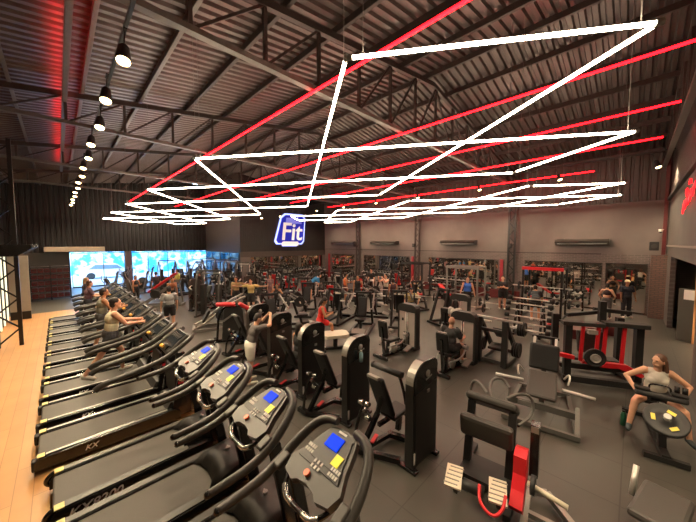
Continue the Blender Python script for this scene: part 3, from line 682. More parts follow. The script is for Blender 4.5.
# neon script on side wall
def neon():
    b = B()
    f = lambda l: [(13.2-(14.9-x)*.62, y, 4.3+(z-4.25)*.8) for x, y, z in l]
    b.tube(f([(14.9, 0, 4.25), (14.7, 0, 4.55), (14.2, 0, 4.75), (14.3, 0, 4.3), (13.9, 0, 4.6), (13.6, 0, 4.75), (13.4, 0, 4.4), (13.1, 0, 4.7), (12.9, 0, 4.85), (12.7, 0, 4.45), (12.4, 0, 4.75), (12.1, 0, 4.95), (11.9, 0, 4.55), (11.5, 0, 4.9), (11.0, 0, 5.0)]), .02, 6)
    b.tube(f([(14.0, 0, 4.9), (13.7, 0, 5.1), (13.4, 0, 4.95), (13.75, 0, 4.8)]), .02, 6)
    b.tube(f([(13.1, 0, 5.15), (12.6, 0, 5.3), (12.4, 0, 5.1)]), .02, 6)
    o = b.obj('neon_script', M['neon']); o.location = (0, YR+.08, 0)
    tag(o, 'red neon script sign on the side wall at the right edge', 'sign')
neon()
# air conditioners
def acunit():
    r = empty('air_conditioner', 'x', 'air conditioner')
    B().prism([(0, -.14), (0, .15), (-.38, .15), (-.58, .03), (-.56, -.03), (-.30, -.14)], 'XZ', -1.2, 1.2).obj('casing', M['ac'], r)
    lv = B()
    for k in range(3): lv.box((-.40-.05*k, 0, -.10+.028*k), (.02, 2.2, .02))
    lv.obj('louvre', M['steel'], r)
    B().box((-.2, .95, .16), (.3, .3, .02)).obj('service_panel', M['char'], r)
    return r
ac = acunit()
for y, lab, s in ((19.8, 'dark wall air conditioner nearest the sign wall', 1.25), (14.95, 'dark wall air conditioner left of the middle lattice column', 1.1), (8.6, 'dark wall air conditioner above the widest mirror', 1.), (2.0, 'dark wall air conditioner above the squat rack', .92)):
    place(ac, (XA-.02, y, 3.5), 0, lab, None, (1, s, 1))
for i, (y, lab) in enumerate(((-.62, 'black loudspeaker at the corner above the brick pillar'), (5.3, 'black loudspeaker on the right column'), (11.95, 'black loudspeaker on the middle column'), (18.15, 'black loudspeaker on the left column'))):
    r = empty('wall_speaker', lab, 'speaker', (XA-.5, y, 3.2))
    s = 1.5 if i == 0 else 1
    B().box((0, 0, .1), (.16*s, .2*s, .26*s), bev=.02).box((.16, 0, .1), (.2, .04, .04)).obj('speaker_box', M['matte'], r); B().cyl((-.08*s, 0, .1), (-.09*s, 0, .1), .07*s, n=14).obj('speaker_grille', M['char'], r)
r = empty('security_camera', 'small white security camera in the corner above the brick pillar', 'camera', (19.3, YR+.25, 3.95))
B().cyl((0, 0, 0), (0, 0, .12), .07, n=12).cyl((0, -.1, .1), (0, 0, .1), .02, n=8).obj('housing', M['white'], r); B().sph((0, 0, 0), .055).obj('lens_dome', M['glass_dark'], r)
# cream bulkhead on the far wall, far beam
tag(B().box((.95, YW-.18, 3.0), (3.4, .3, .38), bev=.03).obj('bulkhead', M['accream']), 'long cream box on the far wall above the left window', 'wall box')
# left corner : glowing tube wall, canopy, pale panel
struct(B().box((-1.75, 16.8, 1.5), (.1, 5.2, 3.0)).obj('wall_left_panel', M['char']))
mtl = mat('greenish_white_tube', (1, 1, .85), .4, emis=(1, .95, .66), es=.55)
for i, y in enumerate((14.95, 15.7, 16.6, 17.6, 18.7)):
    r = empty('vertical_tube_light', '%s vertical tube light from the front on the left wall' % ORD[i], 'light', (-1.62, y, .15), 0, 'vertical tube lights on the left wall')
    B().cyl((0, 0, 0), (0, 0, 2.75), .028, n=10).obj('light_tube', mtl, r); B().box((-.04, 0, 1.37), (.03, .14, 2.8)).obj('backplate', M['char'], r)
cn = empty('canopy', 'black glossy canopy sticking out above the lit left wall', 'canopy', (-1.15, 15.5, 3.1))
B().prism([(-.9, -.1), (.2, -.1), (.55, .18), (.5, .28), (-.9, .28)], 'XZ', -1.4, 3.6).obj('canopy_body', M['gloss'], cn)
cb = B()
for y in (-.9, .1, 1.1, 2.1): cb.bar((-.2, y, -.1), (.45, y+.5, .12), .06, .03)
cb.obj('canopy_glint', M['silver'], cn)  # silver bars stand in for light glinting on the black canopy
struct(B().box((-1.3, 19.5, 1.62), (.62, .12, 2.5)).obj('wall_pale_end', M['palewall']))
struct(B().box((-1.3, 19.5, .18), (.62, .16, .36)).obj('wall_pale_plinth', M['black']))
# storage rack
rk = empty('storage_rack', 'dark open storage rack against the far left wall', 'rack', (-.4, 25.3, 0))
b = B()
for x in (-.85, 0, .85):
    for y in (-.25, .25): b.box((x, y, 1.05), (.05, .05, 2.1))
b.obj('post', M['black'], rk)
for k in range(6): B().box((0, 0, .12+k*.38), (1.75, .55, .03)).obj('shelf', M['black'], rk)
pb = empty('storage_bin', 'dark red storage bin on the far left rack', 'bin', group='bins on the storage rack')
B().box((0, 0, .13), (.24, .42, .24), bev=.02).obj('bin_body', M['darkred'], pb); B().box((0, -.215, .16), (.12, .01, .05)).obj('bin_handle', M['char'], pb)
for k in range(5):
    for j in range(6): place(pb, (-1.08+j*.272, 25.3, .14+k*.38))
# trash / notice board in the side alcove
r = empty('notice_stand', 'dark panel with a white notice in the side doorway', 'panel', (15.35, YR-.42, 0))
B().box((0, 0, .92), (.62, .12, 1.84), bev=.02).obj('panel_body', mat('greenish_dark', (.075, .075, .06), .6), r); r.rotation_euler = (0, 0, R(62))
B().box((.0, .07, 1.64), (.34, .01, .34)).obj('notice', M['paper'], r)
# world and exposure
w = bpy.data.worlds.new('sky'); SC.world = w; w.use_nodes = True
nt = w.node_tree; bg = nt.nodes['Background']
st = nt.nodes.new('ShaderNodeTexSky'); st.sky_type = 'NISHITA'; st.sun_disc = False; st.sun_elevation = R(40); st.sun_rotation = R(200)
nt.links.new(st.outputs[0], bg.inputs[0]); bg.inputs[1].default_value = 1.5
SC.view_settings.view_transform = 'Standard'; SC.view_settings.look = 'None'; SC.view_settings.gamma = 1; SC.view_settings.exposure = 1.12
try:
    SC.cycles.use_denoising = True; SC.cycles.max_bounces = 7; SC.cycles.diffuse_bounces = 4; SC.cycles.glossy_bounces = 4; SC.cycles.sample_clamp_indirect = 6; SC.cycles.use_light_tree = True; SC.cycles.caustics_reflective = False
except Exception: pass
# ------------------------------------------------------------------ treadmills (local +X = running direction, origin at the middle of the rear edge)
def leftright(f):
    for s in (-1, 1): f(s)
def treadmill_a(label, digits=True):
    r = empty('treadmill', label, 'treadmill')
    def rail(s):
        b = B().prism([(0.0, .07), (.0, .17), (.07, .25), (1.75, .27), (1.9, .2), (1.9, .06)], 'XZ', s*.33 if s > 0 else -.46, .46 if s > 0 else -.33, M['gloss'] if s < 0 else M['tread'])
        o = b.obj('side_rail', M['tread'], r)
        o2 = B().prism([(.12, .262), (1.5, .272), (1.5, .278), (.12, .268)], 'XZ', s*.345 if s > 0 else -.44, .44 if s > 0 else -.345).obj('foot_strip', M['tread'], o)
        B().box((.1, s*.395, .267), (.09, .10, .012)).obj('warning_sticker', mat_y, o)
        B().tube([(.02, s*.395, .10), (-.03, s*.395, .15), (.0, s*.395, .22), (.06, s*.395, .25)], .035, 8).obj('rear_cap', M['gloss'], o)
    leftright(rail)
    B().box((.82, 0, .215), (1.56, .66, .05), bev=.02).obj('running_belt', M['belt'], r)
    h = B()
    pts = [(1.45, -.33, .25), (1.52, -.2, .27), (1.54, 0, .275), (1.52, .2, .27), (1.45, .33, .25)]
    top = [(1.62, -.34, .34), (1.66, -.2, .40), (1.67, 0, .42), (1.66, .2, .40), (1.62, .34, .34)]
    bk = [(1.98, -.30, .40), (2.0, -.2, .46), (2.0, 0, .48), (2.0, .2, .46), (1.98, .30, .40)]
    bt = [(2.08, -.28, .10), (2.1, -.2, .10), (2.1, 0, .10), (2.1, .2, .10), (2.08, .28, .10)]
    rows = [[h.bm.verts.new(p) for p in q] for q in (pts, top, bk, bt)]
    for a, c in zip(rows, rows[1:]):
        for i in range(4): f = h.bm.faces.new((a[i], a[i+1], c[i+1], c[i])); f.smooth = True
    h.bm.faces.new([rw[0] for rw in rows][::-1]); h.bm.faces.new([rw[-1] for rw in rows])
    h.bm.faces.new([rows[0][i] for i in range(5)][::-1]+[rows[3][i] for i in range(5)])
    ho = h.obj('motor_hood', M['tread'], r)
    B().cyl((1.83, 0, .44), (1.83, 0, .47), .03, n=12).box((1.83, 0, .476), (.02, .07, .006)).obj('emblem', M['silver'], ho)
    def up(s):
        B().bar((1.95, s*.40, .08), (1.72, s*.40, 1.3), .07, .13, bev=.015).obj('upright', M['gloss'], r)
    leftright(up)
    def loop(s):
        B().tube([(1.04, s*.45, 1.22), (1.42, s*.46, 1.25), (1.64, s*.455, 1.34), (1.82, s*.43, 1.46), (1.99, s*.36, 1.585), (2.06, s*.25, 1.645), (2.07, s*.12, 1.66)],
                 lambda t: .034+.012*math.sin(t*3.1), 10).obj('handrail', M['tread'], r)
        B().sph((1.04, s*.45, 1.22), (.03, .034, .034)).obj('handrail_cap', M['gloss'], r)
    leftright(loop)
    # console board in a tilted plane
    T = Matrix.Translation((1.82, 0, 1.50)) @ Matrix.Rotation(R(-25), 4, 'Y')
    def tp(b):
        bmesh.ops.transform(b.bm, matrix=T, verts=b.bm.verts); return b
    ol = [(x, y*.88) for x, y in [(-.27, -.33), (-.30, -.18), (-.265, -.12), (-.25, 0), (-.265, .12), (-.30, .18), (-.27, .33), (-.16, .37), (-.02, .29), (.14, .235), (.24, .19), (.27, .10), (.28, 0), (.27, -.10), (.24, -.19), (.14, -.235), (-.02, -.29), (-.16, -.37)]]
    c = tp(B().prism(ol, 'XY', -.07, .0)).obj('console', M['tread'], r)
    tp(B().prism([(x*.86+.02, y*.80) for x, y in ol[7:]+ol[:0]], 'XY', .0, .014)).obj('console_face', M['char'], c)
    leftright(lambda s: tp(B().box((-.24, s*.40, -.03), (.16, .10, .06), bev=.02)).obj('console_arm', M['tread'], c))
    tp(B().box((.13, .015, .022), (.125, .165, .012), bev=.004)).obj('screen', M['screen'], c)
    tp(B().box((.02, -.125, .02), (.095, .085, .006))).obj('note_sticker', M['yellow'], c)
    kb = B()
    for g, (gx, gy) in enumerate(((-.04, .19), (-.12, .02), (-.09, -.17))):
        for i in range(2):
            for j in range(4 if g != 1 else 3): kb.box((gx+i*.045, gy-.045+j*.028*(1 if g != 1 else 1.5), .02), (.030, .018, .006))
    tp(kb).obj('keypad', M['white'], c)['kind'] = 'stuff'
    tp(B().cyl((-.19, .05, .0), (-.19, .05, .03), .028, n=14)).obj('stop_knob', M['orange'], c)
    tp(B().box((-.03, .0, .018), (.07, .30, .008))).obj('book_ledge', M['char'], c)
    tp(B().box((.235, .0, .018), (.02, .10, .006))).obj('brand_mark', M['white'], c)
    B().tube([(1.72, .30, 1.36), (1.56, .26, 1.30), (1.50, .16, 1.24), (1.50, -.16, 1.24), (1.56, -.26, 1.30), (1.72, -.30, 1.36)], .022, 8).obj('pulse_bar', M['gloss'], r)
    leftright(lambda s: B().tube([(1.54, s*.235, 1.285), (1.50, s*.16, 1.245), (1.50, s*.07, 1.24)], .027, 8).obj('pulse_grip', M['chrome'], r))
    if digits: text('KX8200', .155, 'model_text', M['white'], r, (.42, -.462, .15), Matrix.Rotation(R(90), 4, 'X') @ Matrix.Rotation(R(1), 4, 'Z'), .002, .35)
    return r
mat_y = mat('pale_yellow_sticker', (.72, .62, .22), .5)
ta = treadmill_a('near')
TA = [(1.9, 'nearest treadmill with the blue screen at the bottom of the picture'), (3.02, 'second treadmill from the front with a blue screen'), (4.08, 'third treadmill from the front with a blue screen'), (5.17, 'farthest treadmill with a lit blue screen and side lettering')]
for y, l in TA: place(ta, (-.22, y-.04, .012), 0, l)

def treadmill_b():
    r = empty('treadmill', 'x', 'treadmill')
    def rail(s):
        o = B().prism([(.0, .08), (.0, .2), (.05, .25), (1.8, .27), (1.9, .2), (1.9, .06)], 'XZ', s*.33 if s > 0 else -.47, .47 if s > 0 else -.33).obj('side_rail', M['gloss'], r)
        B().prism([(.12, .262), (1.7, .272), (1.7, .278), (.12, .268)], 'XZ', s*.37 if s > 0 else -.42, .42 if s > 0 else -.37).obj('foot_strip', M['silver'], o)
        B().box((.07, s*.40, .265), (.08, .10, .012)).obj('warning_sticker', mat_y, o)
        B().box((.0, s*.40, .15), (.06, .13, .16), bev=.02).obj('rear_cap', M['matte'], o)
    leftright(rail)
    B().box((.88, 0, .215), (1.7, .66, .05), bev=.02).obj('running_belt', M['belt'], r)
    B().prism([(1.68, .22), (1.78, .36), (2.15, .40), (2.25, .3), (2.25, .06), (1.68, .06)], 'XZ', -.33, .33).obj('motor_hood', M['tread'], r)
    leftright(lambda s: B().prism([(1.75, .1), (2.1, .1), (2.12, 1.0), (2.02, 1.3), (1.86, 1.3), (1.90, .9)], 'XZ', s*.36 if s > 0 else -.43, .43 if s > 0 else -.36).obj('upright', M['gloss'], r))
    leftright(lambda s: B().tube([(.70, s*.42, 1.02), (.80, s*.42, 1.09), (1.25, s*.42, 1.16), (1.65, s*.42, 1.25), (1.95, s*.42, 1.42), (2.14, s*.40, 1.55), (2.20, s*.30, 1.58)], lambda t: .05-.008*t, 10).obj('handrail', M['tread'], r))
    T = Matrix.Translation((1.96, 0, 1.42)) @ Matrix.Rotation(R(-38), 4, 'Y')
    def tp(b): bmesh.ops.transform(b.bm, matrix=T, verts=b.bm.verts); return b
    c = tp(B().box((0, 0, 0), (.50, .62, .11), bev=.04)).obj('console', M['tread'], r)
    tp(B().box((.05, 0, .058), (.34, .50, .012), bev=.004)).obj('display', M['glass_dark'], c)
    k = B()
    for i in range(6): k.tube([(.16, -.2+i*.075, .068), (.10, -.185+i*.075, .068), (.13, -.16+i*.075, .068), (.06, -.15+i*.075, .068)], .006, 4, sm=1)
    tp(k).obj('display_marks', M['silver'], c)['kind'] = 'stuff'
    tp(B().box((-.16, .0, .07), (.10, .30, .03), bev=.01)).obj('bottle_tray', M['gloss'], c)
    tp(B().box((-.19, .06, .10), (.07, .14, .05), bev=.02)).obj('safety_key', M['amber'], c)
    text('KX', .11, 'model_text', M['white'], r, (.62, -.472, .16), Matrix.Rotation(R(90), 4, 'X'), .002, .35)
    text('KX', .13, 'logo', M['white'], r, (1.94, -.435, .62), Matrix.Rotation(R(90), 4, 'X') @ Matrix.Rotation(R(-35), 4, 'Z'), .002, .3)
    B().box((1.93, -.436, .74), (.09, .006, .05)).obj('logo_flag', M['red'], r)
    B().box((1.88, 0, .7), (.05, .7, .55), bev=.02).obj('front_panel', M['char'], r)
    return r
tb = treadmill_b()
for i in range(10):
    y = 6.5+i*1.175
    place(tb, (-.38, y, .012), 0, ['black treadmill without a blue screen, nearest of its row', 'black treadmill second from the front of the dark console row', 'black treadmill under the man in the cream tank top',
          'black treadmill just beyond the man in the cream tank top', 'black treadmill under the man in the grey tank top', 'black treadmill in the row, just beyond the man in the grey tank top', 'black treadmill in the row, seventh counted back from the front dark console',
          'black treadmill under the walker in the purple shirt', 'black treadmill, last but one of the long row', 'black treadmill at the far end of the long row'][i])
# ellipticals and stair machines by the window
def elliptical():
    r = empty('elliptical_trainer', 'x', 'elliptical trainer')
    B().box((.1, 0, .06), (1.7, .12, .08)).box((-.7, 0, .05), (.1, .6, .08)).box((.85, 0, .05), (.1, .6, .08)).obj('base_frame', M['frameg'], r)
    B().lathe([(.05, -.09), (.33, -.09), (.36, 0), (.33, .09), (.05, .09)], (-.45, 0, .42), 'Y', 24).obj('flywheel_cover', M['char'], r)
    B().bar((.55, 0, .1), (.38, 0, 1.35), .09, .12).obj('mast', M['frameg'], r)
    B().box((.36, 0, 1.45), (.09, .34, .26), (0, R(-25), 0), bev=.03).obj('console', M['matte'], r)
    for s in (-1, 1):
        B().tube([(.62, s*.27, .35), (.50, s*.28, .9), (.40, s*.27, 1.25), (.22, s*.25, 1.55), (.25, s*.22, 1.75)], .022, 8).obj('arm_bar', M['silver'], r)
        B().bar((.62, s*.24, .35), (-.45, s*.22, .42+.12*s), .06).box((.1, s*.22, .43), (.36, .15, .05)).obj('pedal_arm', M['matte'], r)
    return r
el = elliptical()
for i, (x, y, a) in enumerate(((.2, 19.6, 20), (1.2, 21.2, 15), (1.4, 22.8, 10), (1.9, 24.6, 0), (2.6, 26.4, 0))):
    place(el, (x+1.2, y, 0), R(a+180 if i > 2 else a), '%s elliptical trainer beyond the far end of the treadmill row' % ORD[i])
# ------------------------------------------------------------------ selectorised machines. user faces local +X, weight tower on the -Y side
def plate(b, c, r=.22, t=.045, axis='Y', m=None):
    prof = [(.03, -t/2), (r*.5, -t/2*.6), (r*.86, -t/2*.6), (r*.9, -t/2), (r, -t/2), (r, t/2), (r*.9, t/2), (r*.86, t/2*.6), (r*.5, t/2*.6), (.03, t/2)]
    return b.lathe(prof, c, axis, 22, m)
def selector(tower=M['black'], roller=True, lab='x', name='weight_machine'):
    r = empty(name, lab, 'weight machine')
    # tower slab with one broad rounded top
    L, Ht = .66, 1.63
    arc = [(0, .07), (0, Ht-.30)]
    for k in range(1, 9):
        a = math.pi-k*math.pi/2/8; arc.append((.32+.32*math.cos(a), Ht-.30+.30*math.sin(a)))
    arc += [(L-.10, Ht-.01), (L-.02, Ht-.06), (L, Ht-.14), (L, .07)]
    t = B().prism(arc, 'XZ', -.11, .03, None).obj('weight_tower', tower, r)
    strip = B(); A = arc[1:9]
    for p, q in zip(A, A[1:]):
        strip.bar((p[0]-.0, -.04, p[1]), (q[0], -.04, q[1]), .13, .012)
    strip.obj('top_strip', M['silver'] if tower is M['black'] else M['towerb'], t)
    hood = [(x*.985+.006, z) for x, z in arc if z > Ht-.42]
    hood = [(.03, Ht-.45)]+hood+[(L-.03, Ht-.36)]
    B().prism(hood, 'XZ', -.122, -.11).obj('hood_panel', M['gloss'], t)
    B().box((.33, -.115, .74), (.56, .012, 1.02), bev=.004).obj('front_shroud', tower, t)
    e = B().lathe([(.0, -.004), (.055, -.004), (.055, .004), (.0, .004)], (.36, -.128, Ht-.20), 'Y', 16)
    e.box((.39, -.128, Ht-.27), (.16, .006, .02), (0, R(-12), 0)).obj('emblem', M['silver'], t)
    B().box((.38, -.126, 1.15), (.07, .008, .05)).obj('badge', M['silver'], t)
    B().box((.035, -.116, .22), (.035, .01, .17)).obj('rating_label', M['white'], t)
    for x in (.03, L-.03):
        B().box((x, 0, .03), (.1, .34, .05), bev=.01).obj('foot', M['gloss'], r)
    # seat side
    f = B().bar((.02, .12, .07), (-.28, .72, .07), .08).bar((-.28, .72, .07), (-.30, .95, .07), .08).bar((.60, .10, .07), (.40, .62, .07), .08)
    f.bar((-.25, .70, .07), (.06, .62, .60), .07).bar((.06, .62, .60), (.12, .58, .95), .06).bar((.06, .6, .40), (.55, .58, .42), .06).bar((.45, .62, .08), (-.22, .68, .08), .07).bar((.60, .60, .08), (.62, .58, .45), .08)
    f.obj('frame', M['gloss'], r)
    B().box((.50, .60, .47), (.44, .34, .08), (0, R(-5), 0), bev=.035).obj('seat', M['pad'], r)
    B().box((.13, .60, .88), (.09, .34, .82), (0, R(-24), 0), bev=.04).obj('backrest', M['pad'], r)
    B().box((-.07, .60, 1.26), (.07, .24, .05), bev=.01).obj('backrest_cap', M['silver'], r)
    j = B()
    for p in ((-.12, .76, .66), (-.08, .72, .52), (.0, .80, .70), (-.16, .78, .80)): j.cyl((p[0], p[1]-.05, p[2]), (p[0], p[1]+.05, p[2]), .04, n=12)
    j.obj('pivot_joints', M['chrome'], r)['kind'] = 'stuff'
    B().tube([(-.12, .78, .72), (-.24, .82, .45), (-.28, .82, .10)], .028, 8).tube([(-.10, .76, .64), (.06, .84, .48), (.20, .86, .30)], .024, 8).obj('pivot_link', M['gloss'], r)
    B().tube([(.86, .82, .95), (.94, .80, .80), (.94, .70, .50), (.86, .60, .28)], .03, 8).obj('lever_arm', M['gloss'], r)
    B().cyl((.90, .50, .24), (.90, .86, .24), .06, n=14).obj('leg_roller', M['pad'], r)
    B().box((.05, .68, .13), (.22, .06, .02), (0, 0, R(20))).obj('warning_strip', M['redpad'], r)
    # handles beyond the tower
    B().tube([(.6, .08, 1.30), (.76, .13, 1.26), (.88, .26, 1.22), (.90, .46, 1.20)], .026, 8).obj('upper_handle', M['bar'], r)
    B().box((.80, .28, 1.02), (.10, .28, .22), bev=.03).obj('chest_pad', M['pad'], r)
    B().bar((.66, .06, .6), (.80, .28, 1.0), .05).bar((.64, .08, .9), (.88, .28, .72), .05).bar((.70, .2, .06), (.70, .2, 1.3), .05).obj('side_bracket', M['gloss'], r)
    B().cyl((.84, .24, .62), (.84, .34, .62), .07, n=16).cyl((.84, .20, .62), (.84, .38, .62), .03, n=10).obj('cam_wheel', M['iron'], r)
    if roller: B().cyl((.06, .13, 1.40), (.02, .66, 1.42), .05, n=14).cyl((.02, .66, 1.42), (.02, .70, 1.42), .054, n=14).obj('roller_pad', M['pad'], r)
    return r
m1 = selector()
m2 = selector(M['towerb'], False)
m3 = selector(M['black'], False)
place(m1, (3.55, 2.30, 0), R(-2), 'nearest black weight machine with a roller on its rounded tower')
place(m3, (3.64, 3.76, 0), R(2), 'black weight machine with a pale blue bottle hung on its tower')
dup(m3, (3.60, 5.10, 0), R(1), 'black weight machine with a seated person in black beside the tower')
place(m2, (3.62, 6.45, 0), R(2), 'brown black weight machine the man in white shorts leans on')
dup(m2, (3.75, 7.85, 0), R(2), 'brown black weight machine behind the man in white shorts')
r = empty('water_bottle', 'pale blue water bottle hanging on the second black weight tower', 'bottle', (3.95, 3.58, 1.17))
B().lathe([(.02, 0), (.037, .01), (.037, .15), (.03, .18), (.016, .2)], n=14).obj('bottle_body', M['bluebottle'], r); B().cyl((0, 0, .2), (0, 0, .23), .02, n=10).obj('cap', M['white'], r)
# grey-panel machines: tower faces -X, user faces +X towards it
def panel_machine():
    r = empty('cable_weight_machine', 'x', 'weight machine')
    # tower standing at x=0, wide along Y
    out = [(-.42, .06), (-.42, 1.35), (-.38, 1.47), (-.28, 1.54), (.28, 1.54), (.38, 1.47), (.42, 1.35), (.42, .06)]
    f = B()
    for y in (-.33, .33): f.box((0, y, .70), (.20, .06, 1.34))
    f.prism([(-.36, 1.22), (-.355, 1.34), (-.30, 1.43), (-.2, 1.47), (.2, 1.47), (.30, 1.43), (.355, 1.34), (.36, 1.22)], 'YZ', -.12, .12).box((0, 0, .08), (.28, .70, .1))
    t = f.obj('weight_tower', M['char'], r)
    B().box((-.08, -.165, .67), (.02, .27, 1.08)).obj('clear_panel', M['shroud'], t); B().box((-.08, .165, .67), (.02, .27, 1.08)).obj('clear_panel', M['shroud'], t)
    g = B().cyl((-.12, -.03, .15), (-.12, -.03, 1.2), .012, n=6).cyl((-.12, .03, .15), (-.12, .03, 1.2), .012, n=6); g.obj('guide_rod', M['bar'], t)
    B().box((-.095, .165, .95), (.01, .07, .09)).obj('instruction_card', M['glass_dark'], t)
    s = B()
    for k in range(9): s.box((-.04, 0, .18+k*.045), (.14, .22, .035))
    s.obj('weight_stack', M['iron'], t)['kind'] = 'stuff'
    fr = B().box((-.75, 0, .06), (1.3, .08, .09)).box((-1.35, 0, .05), (.08, .55, .08)).bar((-1.05, 0, .1), (-1.0, 0, .5), .08).bar((-1.18, 0, .1), (-1.3, 0, .95), .07).box((-.45, 0, .3), (.4, .07, .07)).box((-.35, 0, .2), (.08, .08, .35))
    fr.obj('frame', M['gloss'], r)
    B().box((-.88, 0, .50), (.46, .38, .08), bev=.03).obj('seat', M['pad'], r)
    B().box((-1.24, 0, .86), (.08, .34, .52), (0, R(-8), 0), bev=.035).obj('backrest', M['pad'], r)
    B().box((-1.28, 0, 1.13), (.06, .26, .03)).obj('backrest_cap', M['silver'], r)
    for y in (-.28, .28):
        B().tube([(-1.2, y*.6, .35), (-.95, y, .40), (-.7, y*1.1, .45), (-.5, y, .6)], .025, 8).cyl((-.52, y-.07, .62), (-.52, y+.07, .62), .06, n=12).obj('lever_arm', M['silver'], r)
        B().box((-.42, y, .16), (.30, .16, .04), (0, R(-20), 0)).obj('foot_plate', M['silver'], r)
    B().lathe([(.03, -.02), (.13, -.02), (.13, .02), (.03, .02)], (-.85, -.10, .22), 'Y', 20).obj('cam_wheel', M['steel'], r)
    return r
pm = panel_machine()
place(pm, (7.95, 5.12, 0), R(-4), 'grey-panelled weight machine with an empty seat left of the seated bald man')
dup(pm, (8.14, 3.38, 0), R(-2), 'grey-panelled weight machine in use by the bald man in charcoal')

# plate loaded frame right of the bald man
def add_bar(name, a, b_, lab, plates=(), r=.014, cat='barbell', grp=None, mm=None, pr=.22):
    a, b_ = Vector(a), Vector(b_); mid = (a+b_)/2; d = (b_-a).normalized()
    rt = empty(name, lab, cat, mid, 0, grp)
    B().cyl(a-mid, b_-mid, r, n=8).cyl(a-mid, a-mid+d*.34, r*1.7, n=10).cyl(b_-mid-d*.34, b_-mid, r*1.7, n=10).obj('bar_shaft', mm or M['bar'], rt)
    q = Vector((0, 0, 1)).rotation_difference(d).to_matrix().to_4x4()
    for u, pr_ in plates:
        plate(B(), a-mid+d*u, pr_, .05, q).obj('weight_plate', M['iron'], rt)
    return rt
def squat_machine():
    r = empty('plate_loaded_press', 'dark plate loaded press frame right of the seated bald man', 'weight machine', (8.45, 2.75, 0))
    f = B()
    f.bar((0, .32, .05), (.02, .32, 1.35), .13, .12).bar((-.05, -.36, .05), (.0, -.36, 1.30), .14, .12)
    f.box((0, 0, 1.0), (.08, .7, .08)); f.bar((.02, .32, 1.30), (1.2, .32, .08), .10).bar((.0, -.36, 1.25), (1.2, -.36, .08), .10)
    f.obj('upright_frame', M['char'], r)
    B().box((.7, .32, .06), (1.5, .10, .1)).box((.7, -.36, .06), (1.5, .10, .1)).box((1.4, 0, .06), (.1, .8, .1)).box((0.1, 0, .10), (.1, .7, .08)).obj('base_frame', M['frameg'], r)
    B().box((.85, -.02, .72), (.5, .42, .09), (0, R(38), 0), bev=.03).obj('back_pad', M['pad'], r)
    B().box((.45, -.02, .42), (.4, .4, .08), (0, R(-8), 0), bev=.03).obj('seat', M['pad'], r)
    for y in (.62, -.72):
        b = B(); b.cyl((.95, y*.5, 1.0), (.95, y*1.1, 1.0), .025, n=10, m=M['bar'])
        b.obj('weight_horn', M['bar'], r)
        for k in range(3): plate(B(), (.55, y*.62-.06*k*(1 if y < 0 else -1)*1, .42), .21, .05, 'Y').obj('weight_plate', M['iron'], r)
    B().cyl((-.1, .62, 1.38), (-.1, -.78, 1.36), .03, n=10).obj('press_bar', M['white'], r)
    B().cyl((.6, -.36, 1.05), (.6, -1.0, .97), .028, n=10).obj('long_bar', M['white'], r)
    for k in range(3): plate(B(), (.6, -.55-.06*k, 1.02), .20, .05, 'Y').obj('weight_plate', M['iron'], r)
    return r
squat_machine()

# ------------------------------------------------------------------ grey bench press style machine (right of centre)
def leg_bench():
    r = empty('plate_loaded_bench', 'grey padded plate loaded bench with white side bars in the open floor', 'weight bench', (7.0, 1.25, 0), R(8))
    # local: +X away from the camera (rear high back pad), seat in front
    B().box((-.20, 0, .55), (.66, .50, .09), (0, R(-30), 0), bev=.04).obj('seat', M['padgrey'], r)
    B().box((.32, 0, .96), (.12, .54, .54), (0, R(20), 0), bev=.04).obj('backrest', M['pad'], r)
    f = B()
    for y in (-.56, .56): f.bar((-.95, y, .06), (.75, y*.8, .06), .07).bar((-.9, y, .08), (-.55, y, .42), .06)
    f.box((-.95, 0, .07), (.07, 1.2, .08)).box((.7, 0, .07), (.07, .95, .08)).box((-.45, 0, .22), (.10, 1.1, .12)).bar((0, 0, .1), (-.1, 0, .48), .09).bar((.55, 0, .1), (.42, 0, .8), .09)
    for y in (-.2, .2): f.bar((.42, y, .75), (.95, y, .95), .05)
    f.obj('frame', M['frameg'], r)
    leftright(lambda s: B().bar((.48, s*.2, 1.08), (.70, s*.2, 1.30), .05, .03).obj('rear_post', M['white'], r))
    B().box((.7, 0, 1.29), (.05, .5, .05)).obj('rear_crossbar', M['black'], r)
    B().cyl((-.08, .33, .52), (-.08, .86, .50), .028, n=10).obj('weight_horn', M['white'], r)
    B().cyl((-.08, -.33, .50), (-.08, -.84, .47), .028, n=10).obj('weight_horn', M['white'], r)
    for s in (-1, 1): B().tube([(.18, s*.36, .62), (.10, s*.44, .78), (-.02, s*.45, .72), (-.06, s*.42, .6)], .018, 8).obj('grip', M['bar'], r)
    B().box((-.52, .25, .23), (.02, .26, .09)).obj('plate_label', M['silver'], r)
    B().tube([(-.75, .50, .55), (-.62, .64, .66), (-.85, .80, .70), (-1.2, .78, .62), (-1.45, .62, .48), (-1.2, .50, .42)], .028, 8).obj('loop_handle', M['frameg'], r)
    return r
leg_bench()

